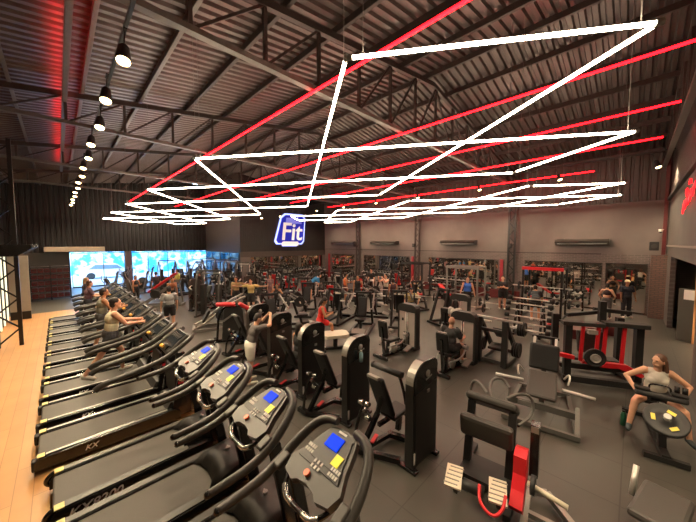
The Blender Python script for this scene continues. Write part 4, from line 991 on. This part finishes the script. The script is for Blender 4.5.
# ------------------------------------------------------------------ kneeling leg curl in front, red lever
def leg_curl():
    r = empty('plate_loaded_leg_curl', 'black plate loaded leg curl with red lever and pale foot plates at bottom centre', 'weight machine', (3.86, 1.33, 0), R(6))
    B().box((.72, .04, .98), (.42, .70, .12), (0, R(36), 0), bev=.05).obj('chest_pad', M['padgrey'], r)
    B().box((.32, .03, .76), (.13, .70, .34), (0, R(-12), 0), bev=.05).obj('thigh_pad', M['padgrey'], r)
    f = B()
    for y in (-.26, .30): f.bar((.40, y, .06), (.62, y, .98), .10, .09)
    f.box((.35, 0, .10), (.5, .66, .10)).bar((-.1, .32, .06), (.95, .32, .06), .08).bar((-.2, -.34, .06), (.95, -.34, .06), .08)
    f.obj('frame', M['matte'], r)
    for y in (-.34, .34): B().tube([(.85, y*.4, 1.05), (1.0, y*.9, 1.14), (1.12, y*1.3, 1.05), (1.05, y*1.35, .82), (.75, y*.9, .74)], .022, 8).obj('loop_handle', M['frameg'], r)
    def fp(x, y):
        o = B().box((x, y, .36), (.34, .20, .025), (0, R(-8), R(12))).obj('foot_plate', M['cream'], r)
        b = B()
        for k in range(5): b.box((x-.13+k*.065, y-.0, .376-.009*(2-k)), (.012, .17, .01), (0, R(-8), R(12)))
        b.obj('grip_rib', M['silver'], o)['kind'] = 'stuff'
        B().bar((x, y, .34), (x+.1, y, .08), .05).obj('foot_post', M['matte'], o)
    fp(-.30, .26); fp(-.20, -.24)
    B().cyl((-.34, .13, .36), (-.32, -.11, .36), .07, n=16).obj('ankle_roller', M['pad'], r)
    B().tube([(-.33, -.06, .44), (-.50, -.10, .36), (-.55, -.26, .30), (-.42, -.34, .34), (-.28, -.34, .42)], .018, 8).obj('red_handle', M['red'], r)
    b = B().prism([(.18, .78), (.30, .74), (.28, .48), (.12, .24), (-.10, .14), (-.20, .26), (-.06, .38), (.04, .52), (.05, .74)], 'XZ', -.50, -.36)
    b.obj('red_lever', M['red'], r)
    B().bar((.42, -.55, .35), (.46, -.55, 1.02), .10, .16).obj('side_post', M['gloss'], r); B().box((.36, -.55, .98), (.01, .09, .08)).obj('side_label', M['silver'], r)
    plate(B(), (.02, -.58, .48), .11, .05, 'Y').obj('hub_plate', M['iron'], r)
    B().cyl((.02, -.52, .48), (-.04, -.92, .44), .03, n=12).obj('weight_horn', M['cream'], r)
    g = B()
    g.bar((-.35, -.52, .10), (.45, -.50, .10), .07).bar((.42, -.50, .10), (.50, -.70, .10), .07).bar((.50, -.70, .10), (.15, -.98, .10), .07).bar((.15, -.98, .10), (-.40, -.95, .10), .07).bar((-.40, -.95, .10), (-.35, -.52, .10), .07).bar((.02, -.5, .1), (.02, -.96, .1), .06)
    g.obj('side_frame', M['silver'], r)
    return r
leg_curl()

# ------------------------------------------------------------------ wide red / black dual machine
def red_frame():
    # posts from px 565..640 : world (8.75,1.15) to (10.2,-0.35)
    a, c = Vector((8.72, 1.12, 0)), Vector((9.38, -.24, 0)); d = c-a; L = d.length
    r = empty('dual_press_station', 'wide black station with hanging red straps of steel and a plate', 'weight machine', a, math.atan2(d.y, d.x))
    for x, y in ((.05, 0), (L-.05, .1), (L-.05, .9), (.05, .9)): B().box((x, y, .75), (.14, .14, 1.5)).obj('upright', M['matte'], r)
    B().box((L*.22, 0, 1.48), (L*.55, .22, .09), bev=.01).box((L*.76, .0, 1.52), (L*.55, .24, .10), bev=.01).obj('top_beam', M['char'], r)
    B().bar((.1, .25, 1.62), (L*.62, .45, 1.72), .08).bar((L*.5, .55, 1.75), (L, .55, 1.70), .09).bar((L*.55, .3, 1.5), (L*.55, .3, 2.0), .13).obj('swing_arm', M['matte'], r)
    B().box((L/2, -.05, .12), (L+.1, .12, .14)).box((L/2, .9, .1), (L+.1, .1, .12)).box((.05, .45, .1), (.1, .9, .12)).box((L-.05, .45, .1), (.1, .9, .12)).obj('base_frame', M['matte'], r)
    B().box((L/2, -.02, .45), (L*.95, .10, .10)).obj('middle_beam', M['matte'], r)
    B().box((L*.42, .35, .95), (.55, .10, .55), (R(-15), 0, 0), bev=.04).obj('back_pad', M['padgrey'], r)
    for x in (.32, .62, L-.75, L-.40):
        B().box((x, -.05, 1.05), (.075, .05, .95), (0, R(2), 0), bev=.01).obj('red_arm', M['red'], r)
    B().prism([(L-.85, .50), (L-.75, .62), (L-.35, .62), (L-.02, .42), (L-.08, .36), (L-.5, .52)], 'XZ', -.16, -.04).obj('red_carriage', M['red'], r)
    B().prism([(.3, .55), (.4, .66), (.70, .64), (.78, .52)], 'XZ', -.14, -.04).obj('red_carriage', M['red'], r)
    B().box((-.05, -.2, .72), (.34, .10, .09), (0, R(8), 0)).obj('red_tongue', M['red'], r)
    plate(B(), (.52, -.22, .74), .21, .06, 'Y').obj('weight_plate', M['iron'], r); plate(B(), (.52, -.26, .74), .10, .05, 'Y').obj('hub', M['steel'], r)
    B().box((.35, .45, .5), (.5, .35, .07), bev=.03).box((L-.5, .45, .5), (.5, .35, .07), bev=.03).obj('seat_pad', M['pad'], r)
    B().box((L*.35, -.02, 1.30), (.18, .12, .10)).obj('pulley_block', M['steel'], r)
    return r
red_frame()

# ------------------------------------------------------------------ row machine the woman sits on
def row_machine():
    r = empty('plate_loaded_row', 'black row machine with one big yellow marked plate in front of the woman', 'weight machine', (7.5, -.36, 0), R(187))
    # local: user sits at x=-.1 facing +X (towards camera)
    B().box((-.05, 0, .58), (.42, .32, .08), bev=.03).obj('seat', M['pad'], r)
    f = B().box((.25, 0, .07), (1.5, .10, .10)).bar((-.05, 0, .1), (-.05, 0, .56), .08).bar((.72, 0, .1), (.50, 0, .76), .09).box((-.5, 0, .05), (.08, .7, .08)).box((.98, 0, .05), (.08, .5, .08))
    f.obj('frame', M['matte'], r)
    B().box((.42, 0, .82), (.11, .64, .09), (0, R(-20), 0), bev=.03).obj('chest_beam', M['matte'], r)
    for y in (-.22, .22): B().box((.40, y, .90), (.12, .20, .05), bev=.02).obj('arm_pad', M['pad'], r)
    B().tube([(.36, -.13, .90), (.34, -.12, .99), (.34, .12, .99), (.36, .13, .90)], .014, 8).obj('top_handle', M['gloss'], r)
    for k in (0, 1): B().cyl((.35, .20+.09*k, .90), (.33, .20+.09*k, 1.02), .035, n=12).obj('grip_post', M['gloss'], r)
    q = Matrix.Rotation(R(40), 4, 'Y')
    p = B(); p.lathe([(.04, -.03), (.07, -.035), (.20, -.02), (.235, -.035), (.26, -.03), (.26, .03), (.235, .035), (.20, .015), (.09, .015), (.07, .045), (.04, .045)], (.84, .0, .62), q, 32)
    po = p.obj('weight_plate', M['iron'], r)
    y = B(); X = Matrix.Translation((.84, 0, .62)) @ q
    for k in range(3):
        a = R(30+120*k); mt = X @ Matrix.Rotation(a, 4, 'Z') @ Matrix.Translation((.145, 0, .024))
        v = bmesh.ops.create_cube(y.bm, size=1)['verts']; bmesh.ops.transform(y.bm, matrix=mt @ Matrix.Diagonal((.05, .10, .01, 1)), verts=v)
    y.obj('yellow_mark', M['amberlabel'], po)
    B().cyl(X @ Vector((0, 0, -.15)), X @ Vector((0, 0, .12)), .035, n=14).obj('weight_horn', M['steel'], r)
    B().cyl(X @ Vector((0, 0, .12)), X @ Vector((0, 0, .14)), .045, n=14).obj('horn_cap', M['white'], r)
    B().bar((.55, 0, .75), (.80, 0, .56), .07).obj('lever_arm', M['silver'], r)
    return r
M['amberlabel'] = mat('yellow_plate_label', (.78, .62, .06), .5)
row_machine()
r = empty('grey_bench', 'corner of a grey padded bench cut off at the bottom right', 'bench', (4.62, -.33, 0), R(-12))
B().box((0, 0, .46), (.75, .42, .09), bev=.04).obj('bench_pad', M['padgrey'], r); B().cyl((.2, .28, .30), (.35, .28, .62), .03, n=10).obj('pad_post', M['steel'], r)
B().box((0, 0, .20), (.1, .08, .4)).box((0, 0, .03), (.7, .08, .06)).obj('bench_frame', M['matte'], r)
r = empty('drink_bottle', 'dark green bottle standing by the foot of the woman in white', 'bottle', (7.35, .02, 0))
B().lathe([(.03, 0), (.045, .01), (.045, .2), (.03, .25), (.02, .26)], n=14).obj('bottle_body', M['green'], r); B().cyl((0, 0, .26), (0, 0, .29), .024, n=10).obj('cap', M['black'], r)
# ------------------------------------------------------------------ the rest of the equipment
def plate_press(padm, label='x'):
    r = empty('plate_loaded_machine', label, 'weight machine')
    f = B()
    for y in (-.35, .35): f.bar((-.75, y, .05), (.85, y, .05), .09)
    f.box((-.75, 0, .05), (.09, .8, .08)).box((.85, 0, .05), (.09, .8, .08)).bar((.80, -.3, .05), (.35, -.28, 1.45), .08).bar((.80, .3, .05), (.35, .28, 1.45), .08).box((.35, 0, 1.45), (.10, .66, .09)).bar((-.2, 0, .05), (-.1, 0, .45), .09)
    f.obj('frame', M['matte'], r)
    B().box((-.2, 0, .50), (.45, .36, .09), bev=.03).obj('seat', padm, r)
    B().box((.12, 0, .92), (.10, .36, .78), (0, R(18), 0), bev=.04).obj('backrest', padm, r)
    for s in (-1, 1):
        B().bar((.40, s*.42, 1.42), (-.35, s*.50, .98), .06).bar((-.35, s*.50, .98), (-.42, s*.34, .92), .04).obj('press_arm', M['silver'], r)
        B().cyl((-.05, s*.42, 1.15), (-.05, s*.86, 1.15), .025, n=8).obj('weight_horn', M['bar'], r)
        plate(B(), (-.05, s*.58, 1.15), .20, .05, 'Y').obj('weight_plate', M['iron'], r)
    B().box((-.62, 0, .15), (.3, .5, .03), (0, R(-20), 0)).obj('foot_plate', M['silver'], r)
    return r
pp = plate_press(M['pad']); pr = plate_press(M['redpad'])
N = [0]
WHERE = [((6.8, 9.7), 150, 0), ((8.7, 9.2), 200, 0), ((8.3, 7.5), 30, 0), ((10.4, 8.7), 120, 0), ((10.2, 7.0), 210, 0), ((11.9, 5.6), 160, 0), ((5.6, 9.6), 80, 0), ((8.4, 11.2), 40, 0),
         ((13.4, 10.2), 130, 0), ((13.2, 8.3), 250, 0), ((13.1, 13.8), 200, 0), ((14.6, 14.6), 300, 0), ((6.7, 16.0), 30, 0), ((7.2, 18.6), 120, 0), ((9.0, 17.4), 200, 0), ((13.0, 16.4), 20, 0), ((14.7, 17.6), 150, 0), ((12.6, 20.2), 220, 0), ((16.4, 20.2), 200, 0), ((16.7, 14.2), 90, 0), ((8.2, 20.4), 40, 0), ((5.6, 21.4), 10, 0),
         ((10.9, 19.4), 215, 1), ((10.7, 17.9), 215, 1), ((10.8, 16.4), 215, 1), ((10.4, 14.9), 215, 1), ((10.1, 13.6), 215, 1), ((9.9, 11.1), 215, 1), ((13.0, 11.9), 215, 1), ((17.2, 12.0), 180, 1)]
ADJ = ['left of', 'right of', 'in front of', 'behind']
LB = ['between the yellow shirted man and the black towers', 'just behind the woman in red', 'to the right of the woman in red', 'beyond the woman in red with its plates raised', 'left of the grey-panelled machine with the empty seat', 'behind the woman in the white shirt', 'left of the brown black weight machines, nearer one',
      'in front of the seated woman in the dark top', 'near the man in the mustard shirt, deeper in the room', 'right of the man in the mustard shirt', 'in front of the mid wall mirror, left half', 'in front of the mid wall mirror, far left', 'behind the man with spread arms',
      'below the middle windows, nearest the aisle', 'below the sign wall mirror, left end', 'below the sign, nearer row', 'right of the sign, nearer row', 'closest to the sign wall mirror', 'in the far right corner by the mirror', 'by the far mirror on the right wall', 'close to the corner under the plain brown wall', 'under the middle windows']
RB = ['farthest of the red padded row under the sign', 'second farthest of the red padded row', 'third farthest in the red padded row', 'in the middle of the red padded row', 'under the person in bright blue', 'nearest of the red padded row', 'right of the person in bright blue', 'beside the middle lattice column']
ni = nr = 0
for (p, a, k) in WHERE:
    if k: place(pr, (*p, 0), R(a), 'red padded plate loaded machine '+RB[nr], 'red padded plate loaded machines'); nr += 1
    else: place(pp, (*p, 0), R(a), 'black plate loaded machine '+LB[ni], 'black plate loaded machines'); ni += 1
# red pad sled (px 160,290)
def sled():
    r = empty('leg_press', 'leg press with a long red slanted pad near the left windows', 'weight machine', (3.9, 18.4, 0), R(-35))
    f = B()
    for y in (-.3, .3): f.bar((-.9, y, .1), (.95, y, 1.45), .08).bar((-.9, y, .05), (1.1, y, .05), .09).bar((1.0, y, .05), (.8, y, 1.3), .07)
    f.box((-.9, 0, .06), (.1, .7, .1)).box((1.05, 0, .06), (.1, .7, .1)); f.obj('frame', M['silver'], r)
    B().box((.1, 0, 1.28), (1.75, .30, .12), (0, R(-36), 0), bev=.03).obj('back_pad', M['redpad'], r)
    B().box((-.2, 0, .75), (.12, .7, .5), (0, R(-36), 0)).obj('carriage', M['matte'], r)
    for s in (-1, 1):
        for k in range(2): plate(B(), (-.1, s*(.42+.07*k), .72), .23, .05, 'Y').obj('weight_plate', M['iron'], r)
    return r
sled()
def hack():
    r = empty('linear_press', 'grey tubular frame press with a sloping carriage in the left aisle', 'weight machine', (4.6, 11.9, 0), R(-18))
    f = B()
    for y in (-.36, .36): f.tube([(-1.0, y, .12), (-.6, y, .30), (.2, y, .95), (.9, y, 1.25)], .045, 8).bar((-1.0, y, .05), (1.1, y, .05), .09).bar((.9, y, .05), (.75, y, 1.15), .07)
    f.box((-1.0, 0, .06), (.1, .8, .1)).box((1.1, 0, .06), (.1, .8, .1)); f.obj('frame', M['silver'], r)
    B().box((.35, 0, .95), (.62, .44, .09), (0, R(-38), 0), bev=.03).obj('back_pad', M['pad'], r); B().box((-.55, 0, .55), (.08, .62, .5), (0, R(30), 0)).obj('foot_plate', M['matte'], r)
    for s in (-1, 1): plate(B(), (0, s*.48, .62), .23, .06, 'Y').obj('weight_plate', M['iron'], r)
    return r
hack()
def redtop():
    r = empty('padded_curl_machine', 'dark weight machine topped with red pads left of the brown towers', 'weight machine', (4.2, 9.9, 0), R(-20))
    B().prism([(-.35, .08), (-.28, 1.12), (-.2, 1.2), (.25, 1.2), (.34, 1.1), (.42, .08)], 'XZ', -.1, .1).obj('weight_tower', M['char'], r)
    B().bar((-.3, -.115, .75), (.0, -.115, .95), .02, .06).obj('silver_badge', M['silver'], r)
    f = B().tube([(-.5, .0, .06), (-.42, 0, 1.22), (.30, 0, 1.24), (.55, 0, 1.0), (.6, 0, .06)], .04, 8).box((0, 0, .05), (1.3, .1, .08)).box((-.55, 0, .05), (.12, .7, .08)).box((.6, 0, .05), (.1, .7, .08)); f.obj('frame', M['gloss'], r)
    B().box((-.2, 0, 1.31), (.62, .30, .11), (0, R(4), 0), bev=.04).obj('chest_pad', M['redpad'], r); B().box((.42, 0, 1.18), (.45, .26, .12), (0, R(34), 0), bev=.04).obj('front_pad', M['redpad'], r)
    B().box((.55, -.5, .62), (.10, .34, .62), (0, R(-12), 0), bev=.04).obj('backrest', M['pad'], r); B().box((.3, -.5, .4), (.4, .34, .08), bev=.03).obj('seat', M['pad'], r)
    B().bar((.3, -.5, .05), (.3, -.5, .38), .07).bar((-.1, -.5, .05), (.7, -.5, .05), .08).obj('seat_post', M['gloss'], r)
    B().cyl((.05, -.62, .28), (.05, -.36, .28), .07, n=14).obj('roller', M['steel'], r)
    return r
redtop()
# cable towers
def cable():
    r = empty('cable_tower', 'x', 'cable machine')
    f = B()
    for y in (-.55, .55): f.tube([(-.35, y, .04), (-.30, y, 1.7), (0, y, 2.2), (.30, y, 1.7), (.35, y, .04)], .04, 8)
    f.bar((0, -.55, 2.15), (0, .55, 2.15), .08).box((0, -.55, .05), (.9, .1, .08)).box((0, .55, .05), (.9, .1, .08)); f.obj('frame', M['frameg'], r)
    for y in (-.38, .38):
        B().box((0, y, .8), (.20, .20, 1.4)).obj('weight_shroud', M['char'], r); B().cyl((.14, y, .2), (.14, y, 2.1), .015, n=6).obj('guide_rod', M['bar'], r)
        B().cyl((.2, y-.02, 1.75), (.2, y+.02, 1.75), .07, n=14).obj('pulley', M['matte'], r)
        B().tube([(.26, y, 1.7), (.30, y, 1.2), (.30, y, 1.0)], .008, 5).box((.30, y, .98), (.03, .12, .03)).obj('cable_handle', M['black'], r)
    B().box((.1, 0, 2.02), (.08, .9, .05)).obj('pull_up_bar', M['bar'], r)
    return r
cb_ = cable()
for i, (x, y, a) in enumerate(((5.0, 14.1, 40), (6.9, 21.6, 0), (9.2, 23.4, 60), (7.6, 24.6, 90), (5.8, 25.2, 90), (9.3, 26.6, 90), (9.4, 22.0, 30), (8.9, 18.9, 20))):
    place(cb_, (x, y, 0), R(a), ['silver framed cable tower left of the man with spread arms', 'silver cable tower in the middle below the windows', 'silver cable tower near the glass corner, nearest', 'silver cable tower in front of the middle windows, right one', 'silver cable tower in front of the middle windows, left one', 'silver cable tower deepest by the glass corner', 'silver cable tower by the plain wall corner', 'silver cable tower in front of the red padded row'][i], 'silver cable towers')
for i, (x, y, a) in enumerate(((4.6, 23.6, 170), (5.6, 27.2, 180), (7.2, 27.4, 180), (8.6, 28.6, 200), (4.2, 27.8, 170), (5.7, 17.3, 100), (6.2, 19.8, 80))):
    place(el, (x, y, 0), R(a), ['front left', 'middle', 'right', 'far right', 'far left', 'nearest', 'second nearest'][i]+' elliptical trainer of the cluster before the blue windows')
for i, (x, y, a, l) in enumerate(((5.2, 16.0, 200, 'left of the yellow shirted man'), (7.9, 15.4, 190, 'just behind the yellow shirted man'), (11.6, 14.2, 20, 'between the red padded row and the mirror'), (12.2, 17.9, 30, 'near the far end of the red padded row'), (6.2, 23.0, 90, 'under the middle blue windows'))):
    dup(m2, (x, y, 0), R(a), 'brown black weight tower machine '+l)
for i, (x, y, a, l) in enumerate(((10.9, 4.7, 0, 'behind the woman in the white shirt, left'), (15.2, 12.1, 10, 'in front of the middle lattice column'), (15.2, 16.2, 0, 'in front of the mid wall mirror, left'))):
    dup(pm, (x, y, 0), R(a), 'grey-panelled weight machine '+l)
# racks
def rack(name, lab, x, y, Lx, Ly, h, m, topm, rot=0):
    r = empty(name, lab, 'rack', (x, y, 0), rot)
    for sx in (-1, 1):
        for sy in (-1, 1): B().box((sx*Lx/2, sy*Ly/2, h/2), (.08, .08, h)).obj('post', m, r)
    B().box((-Lx/2, 0, h-.05), (.10, Ly+.1, .14)).obj('top_beam', topm, r); B().box((Lx/2, 0, h-.04), (.08, Ly, .08)).obj('back_beam', m, r)
    for sy in (-1, 1): B().box((0, sy*Ly/2, h-.04), (Lx, .08, .08)).obj('top_rail', m, r); B().box((0, sy*Ly/2, .04), (Lx+.2, .08, .08)).obj('base_rail', m, r); B().box((-.05, sy*Ly/2, .8), (Lx, .05, .05)).obj('safety_bar', m, r)
    for sy in (-1, 1):
        for k in range(2):
            B().cyl((Lx/2, sy*Ly/2, .55+k*.5), (Lx/2, sy*(Ly/2+.3), .55+k*.5), .025, n=8).obj('plate_peg', M['bar'], r); plate(B(), (Lx/2, sy*(Ly/2+.14), .55+k*.5), .2, .10, 'Y').obj('stored_plate', M['iron'], r)
    return r
rack('power_rack', 'black squat rack with a red top beam in front of the right mirror', 16.1, 2.95, 1.2, 1.5, 2.32, M['black'], M['red'])
rack('power_rack', 'grey metal power rack behind the man in the blue tank top', 15.7, 6.5, 1.1, 1.65, 2.2, M['silver'], M['silver'])
rack('power_rack', 'dark power rack left of the grey one near the middle column', 16.6, 10.2, 1.0, 1.5, 2.2, M['matte'], M['matte'])
def barbell(lab, x, y, z, L=2.1, ang=90, pr_=.2, n=2, grp=None, m=None):
    d = Vector((math.cos(R(ang)), math.sin(R(ang)), 0))*L/2; c = Vector((x, y, z))
    pl = [(s+(.06*k if s < L/2 else -.06*k), pr_) for s in (.28, L-.28) for k in range(n)]
    return add_bar('barbell', c-d, c+d, lab, pl, .018, 'barbell', grp, m)
barbell('barbell racked in the red topped rack', 15.4, 2.95, 1.45, 2.3, 90, .2, 1)
barbell('barbell across the bench of the man in the mustard shirt', 11.4, 7.0, 1.05, 2.2, 110, .18, 1)
barbell('barbell with large plates on the floor right of the blue tank top', 14.7, 5.75-.0, .235, 1.7, 92, .22, 1)
barbell('second barbell on the floor nearer the mirror beside the grey rack', 16.3, 5.4, .225, 1.6, 92, .21, 1)
barbell('long barbell held at waist height before the pale sleeveless shirt', 11.7, 9.3, 1.05, 2.2, 110, .15, 1)
barbell('barbell lying across the machine right of the woman in red', 8.9, 8.2, 1.3, 2.0, 130, .2, 2)
# tiered barbell stand with fixed barbells
r = empty('barbell_stand', 'tiered stand of fixed barbells left of the wide black station', 'rack', (12.45, 2.7, 0))
for sy in (-.42, .42): B().bar((.45, sy, .04), (-.05, sy, 1.25), .07).bar((-.45, sy, .04), (.05, sy, 1.25), .07).box((0, sy, .04), (1.1, .09, .07)).obj('side_frame', M['matte'], r)
B().box((0, 0, 1.2), (.05, .84, .05)).box((0, 0, .1), (.05, .84, .05)).obj('cross_beam', M['matte'], r)
for k in range(5):
    for sy in (-.42, .42): B().box((-.42+.075*k, sy, .2+.22*k), (.12, .05, .03)).obj('bar_cradle', M['silver'], r)
bp0 = empty('fixed_barbell', 'x', 'barbell', group='fixed barbells on the tiered stand')
B().cyl((0, -.74, 0), (0, .74, 0), .022, n=8).obj('bar_shaft', M['bar'], bp0)
for s in (-1, 1): B().lathe([(.03, 0), (.085, .005), (.085, .15), (.03, .155)], (0, s*.68-.07, 0), 'Y', 16).obj('weight_end', M['iron'], bp0)
for k in range(5): place(bp0, (12.45-.50+.085*k, 2.7, .26+.22*k), 0, 'fixed barbell on the tiered stand, %s tier from the floor' % ORD[k])
place(bp0, (12.5, 2.7, 1.32), 0, 'fixed barbell lying on top of the tiered stand')
rb = empty('medicine_ball', 'red ball on the floor right of the tiered barbell stand', 'ball', (13.6, 2.15, .2)); B().sph((0, 0, 0), .2, 20).obj('ball_skin', M['redpad'], rb); B().cyl((0, 0, .19), (0, 0, .205), .02, n=8).obj('valve', M['black'], rb)
# dumbbell racks
db = empty('dumbbell', 'x', 'dumbbell')
B().cyl((-.07, 0, 0), (.07, 0, 0), .016, n=8).obj('handle', M['bar'], db)
for s in (-1, 1): B().cyl((s*.07, 0, 0), (s*.15, 0, 0), .07, n=10).obj('head', M['iron'], db)
def dbrack(x, y, L, rot, lab, n):
    r = empty('dumbbell_rack', lab, 'rack', (x, y, 0), rot)
    for sy in (-1, 1): B().bar((.2, sy*L/2, .02), (-.1, sy*L/2, 1.15), .07).box((0, sy*L/2, .03), (.6, .08, .06)).obj('side_frame', M['matte'], r)
    for k in range(3): B().box((.13-.11*k, 0, .25+.38*k), (.34, L, .03), (0, R(-12), 0)).obj('shelf', M['silver'], r)
    c, s_ = math.cos(rot), math.sin(rot)
    for k in range(3):
        for j in range(n):
            lx, ly = .13-.11*k, -L/2+.18+j*(L-.36)/(n-1)
            place(db, (x+lx*c-ly*s_, y+lx*s_+ly*c, .25+.38*k+.09), rot, 'black dumbbell on the %s shelf of the %s' % (['bottom', 'middle', 'top'][k], lab), 'dumbbells, %s shelf, %s' % (['bottom', 'middle', 'top'][k], lab))
dbrack(17.9, 2.3, 1.2, 0, 'dumbbell rack right of the red topped rack', 5)
dbrack(18.9, 14.8, 4.2, 0, 'dumbbell rack under the mid wall mirror', 14)
dbrack(18.9, 8.9, 3.2, 0, 'dumbbell rack under the widest mirror', 11)
dbrack(15.3, 22.3, 6.4, R(90), 'dumbbell rack under the mirror below the sign', 20)
# benches
def bench(pm_, incl, name='weight_bench'):
    r = empty(name, 'x', 'bench')
    B().box((-.25, 0, .43), (.5, .30, .08), (0, 0, 0), bev=.03).obj('seat', pm_, r)
    B().box((.42*math.cos(R(incl)), 0, .43+.42*math.sin(R(incl))), (.85, .30, .08), (0, R(-incl), 0), bev=.03).obj('backrest', pm_, r)
    B().box((0, 0, .06), (1.3, .07, .07)).box((-.6, 0, .04), (.08, .5, .07)).box((.6, 0, .04), (.08, .5, .07)).bar((-.4, 0, .08), (-.2, 0, .4), .06).bar((.4, 0, .08), (.35, 0, .43+.3*math.sin(R(incl))), .06).obj('frame', M['matte'], r)
    return r
bi = bench(M['redpad'], 35); bf = bench(M['pad'], 4)
place(bi, (15.2, 9.2, 0), R(60), 'red incline bench under the man lying back, left of the grey rack')
place(bi, (16.3, 7.9, 0), R(60), 'red incline bench nearer the wide mirror')
place(bi, (17.9, 3.6, 0), R(100), 'red incline bench behind the red topped rack')
place(bf, (9.30, 4.22, .18), R(8), 'black flat bench under the woman in the white shirt')
place(bf, (11.75, 7.45, 0), R(215), 'black flat bench under the man in the mustard shirt')
place(bf, (8.0, 13.2, 0), R(225), 'black flat bench under the seated woman in the dark top')
person('man in a khaki shirt lying back on a red incline bench', 15.2, 9.2, 240, P_(lean=-48, tl=(1, .2, -.1), sl=(.2, 0, -1), tr=(1, .2, -.1), sr=(.2, 0, -1), ul=(.3, .4, .8), fl=(.3, -.1, .9), ur=(.3, .4, .8), fr=(.3, -.1, .9)), 1.75, 'light', ('tee', (.45, .38, .18)), ('shorts', (.04, .04, .04)), seat=.46, vox=.018)
r = empty('padded_bench', 'cream oval padded bench under the foot of the woman in red', 'bench', (6.2, 6.75, 0), R(-30))
B().prism([(-.42, -.22), (-.3, -.30), (.3, -.30), (.42, -.2), (.42, .2), (.3, .30), (-.3, .30), (-.42, .22)], 'XY', .44, .53).obj('seat_pad', M['cream'], r)
B().box((0, 0, .05), (.9, .1, .08)).box((0, 0, .25), (.12, .12, .4)).box((-.4, 0, .04), (.1, .5, .07)).box((.4, 0, .04), (.1, .5, .07)).obj('frame', M['matte'], r)
for i, x in enumerate((13.2, 13.9, 14.6)):
    tag(B().box((0, 0, .17), (.62, .5, .34), bev=.02).obj('plyo_box', M['darkred']), ['left', 'middle', 'right'][i]+' dark red box on the floor behind the wide black station', 'box').location = (x, 1.35-.38*i, 0)
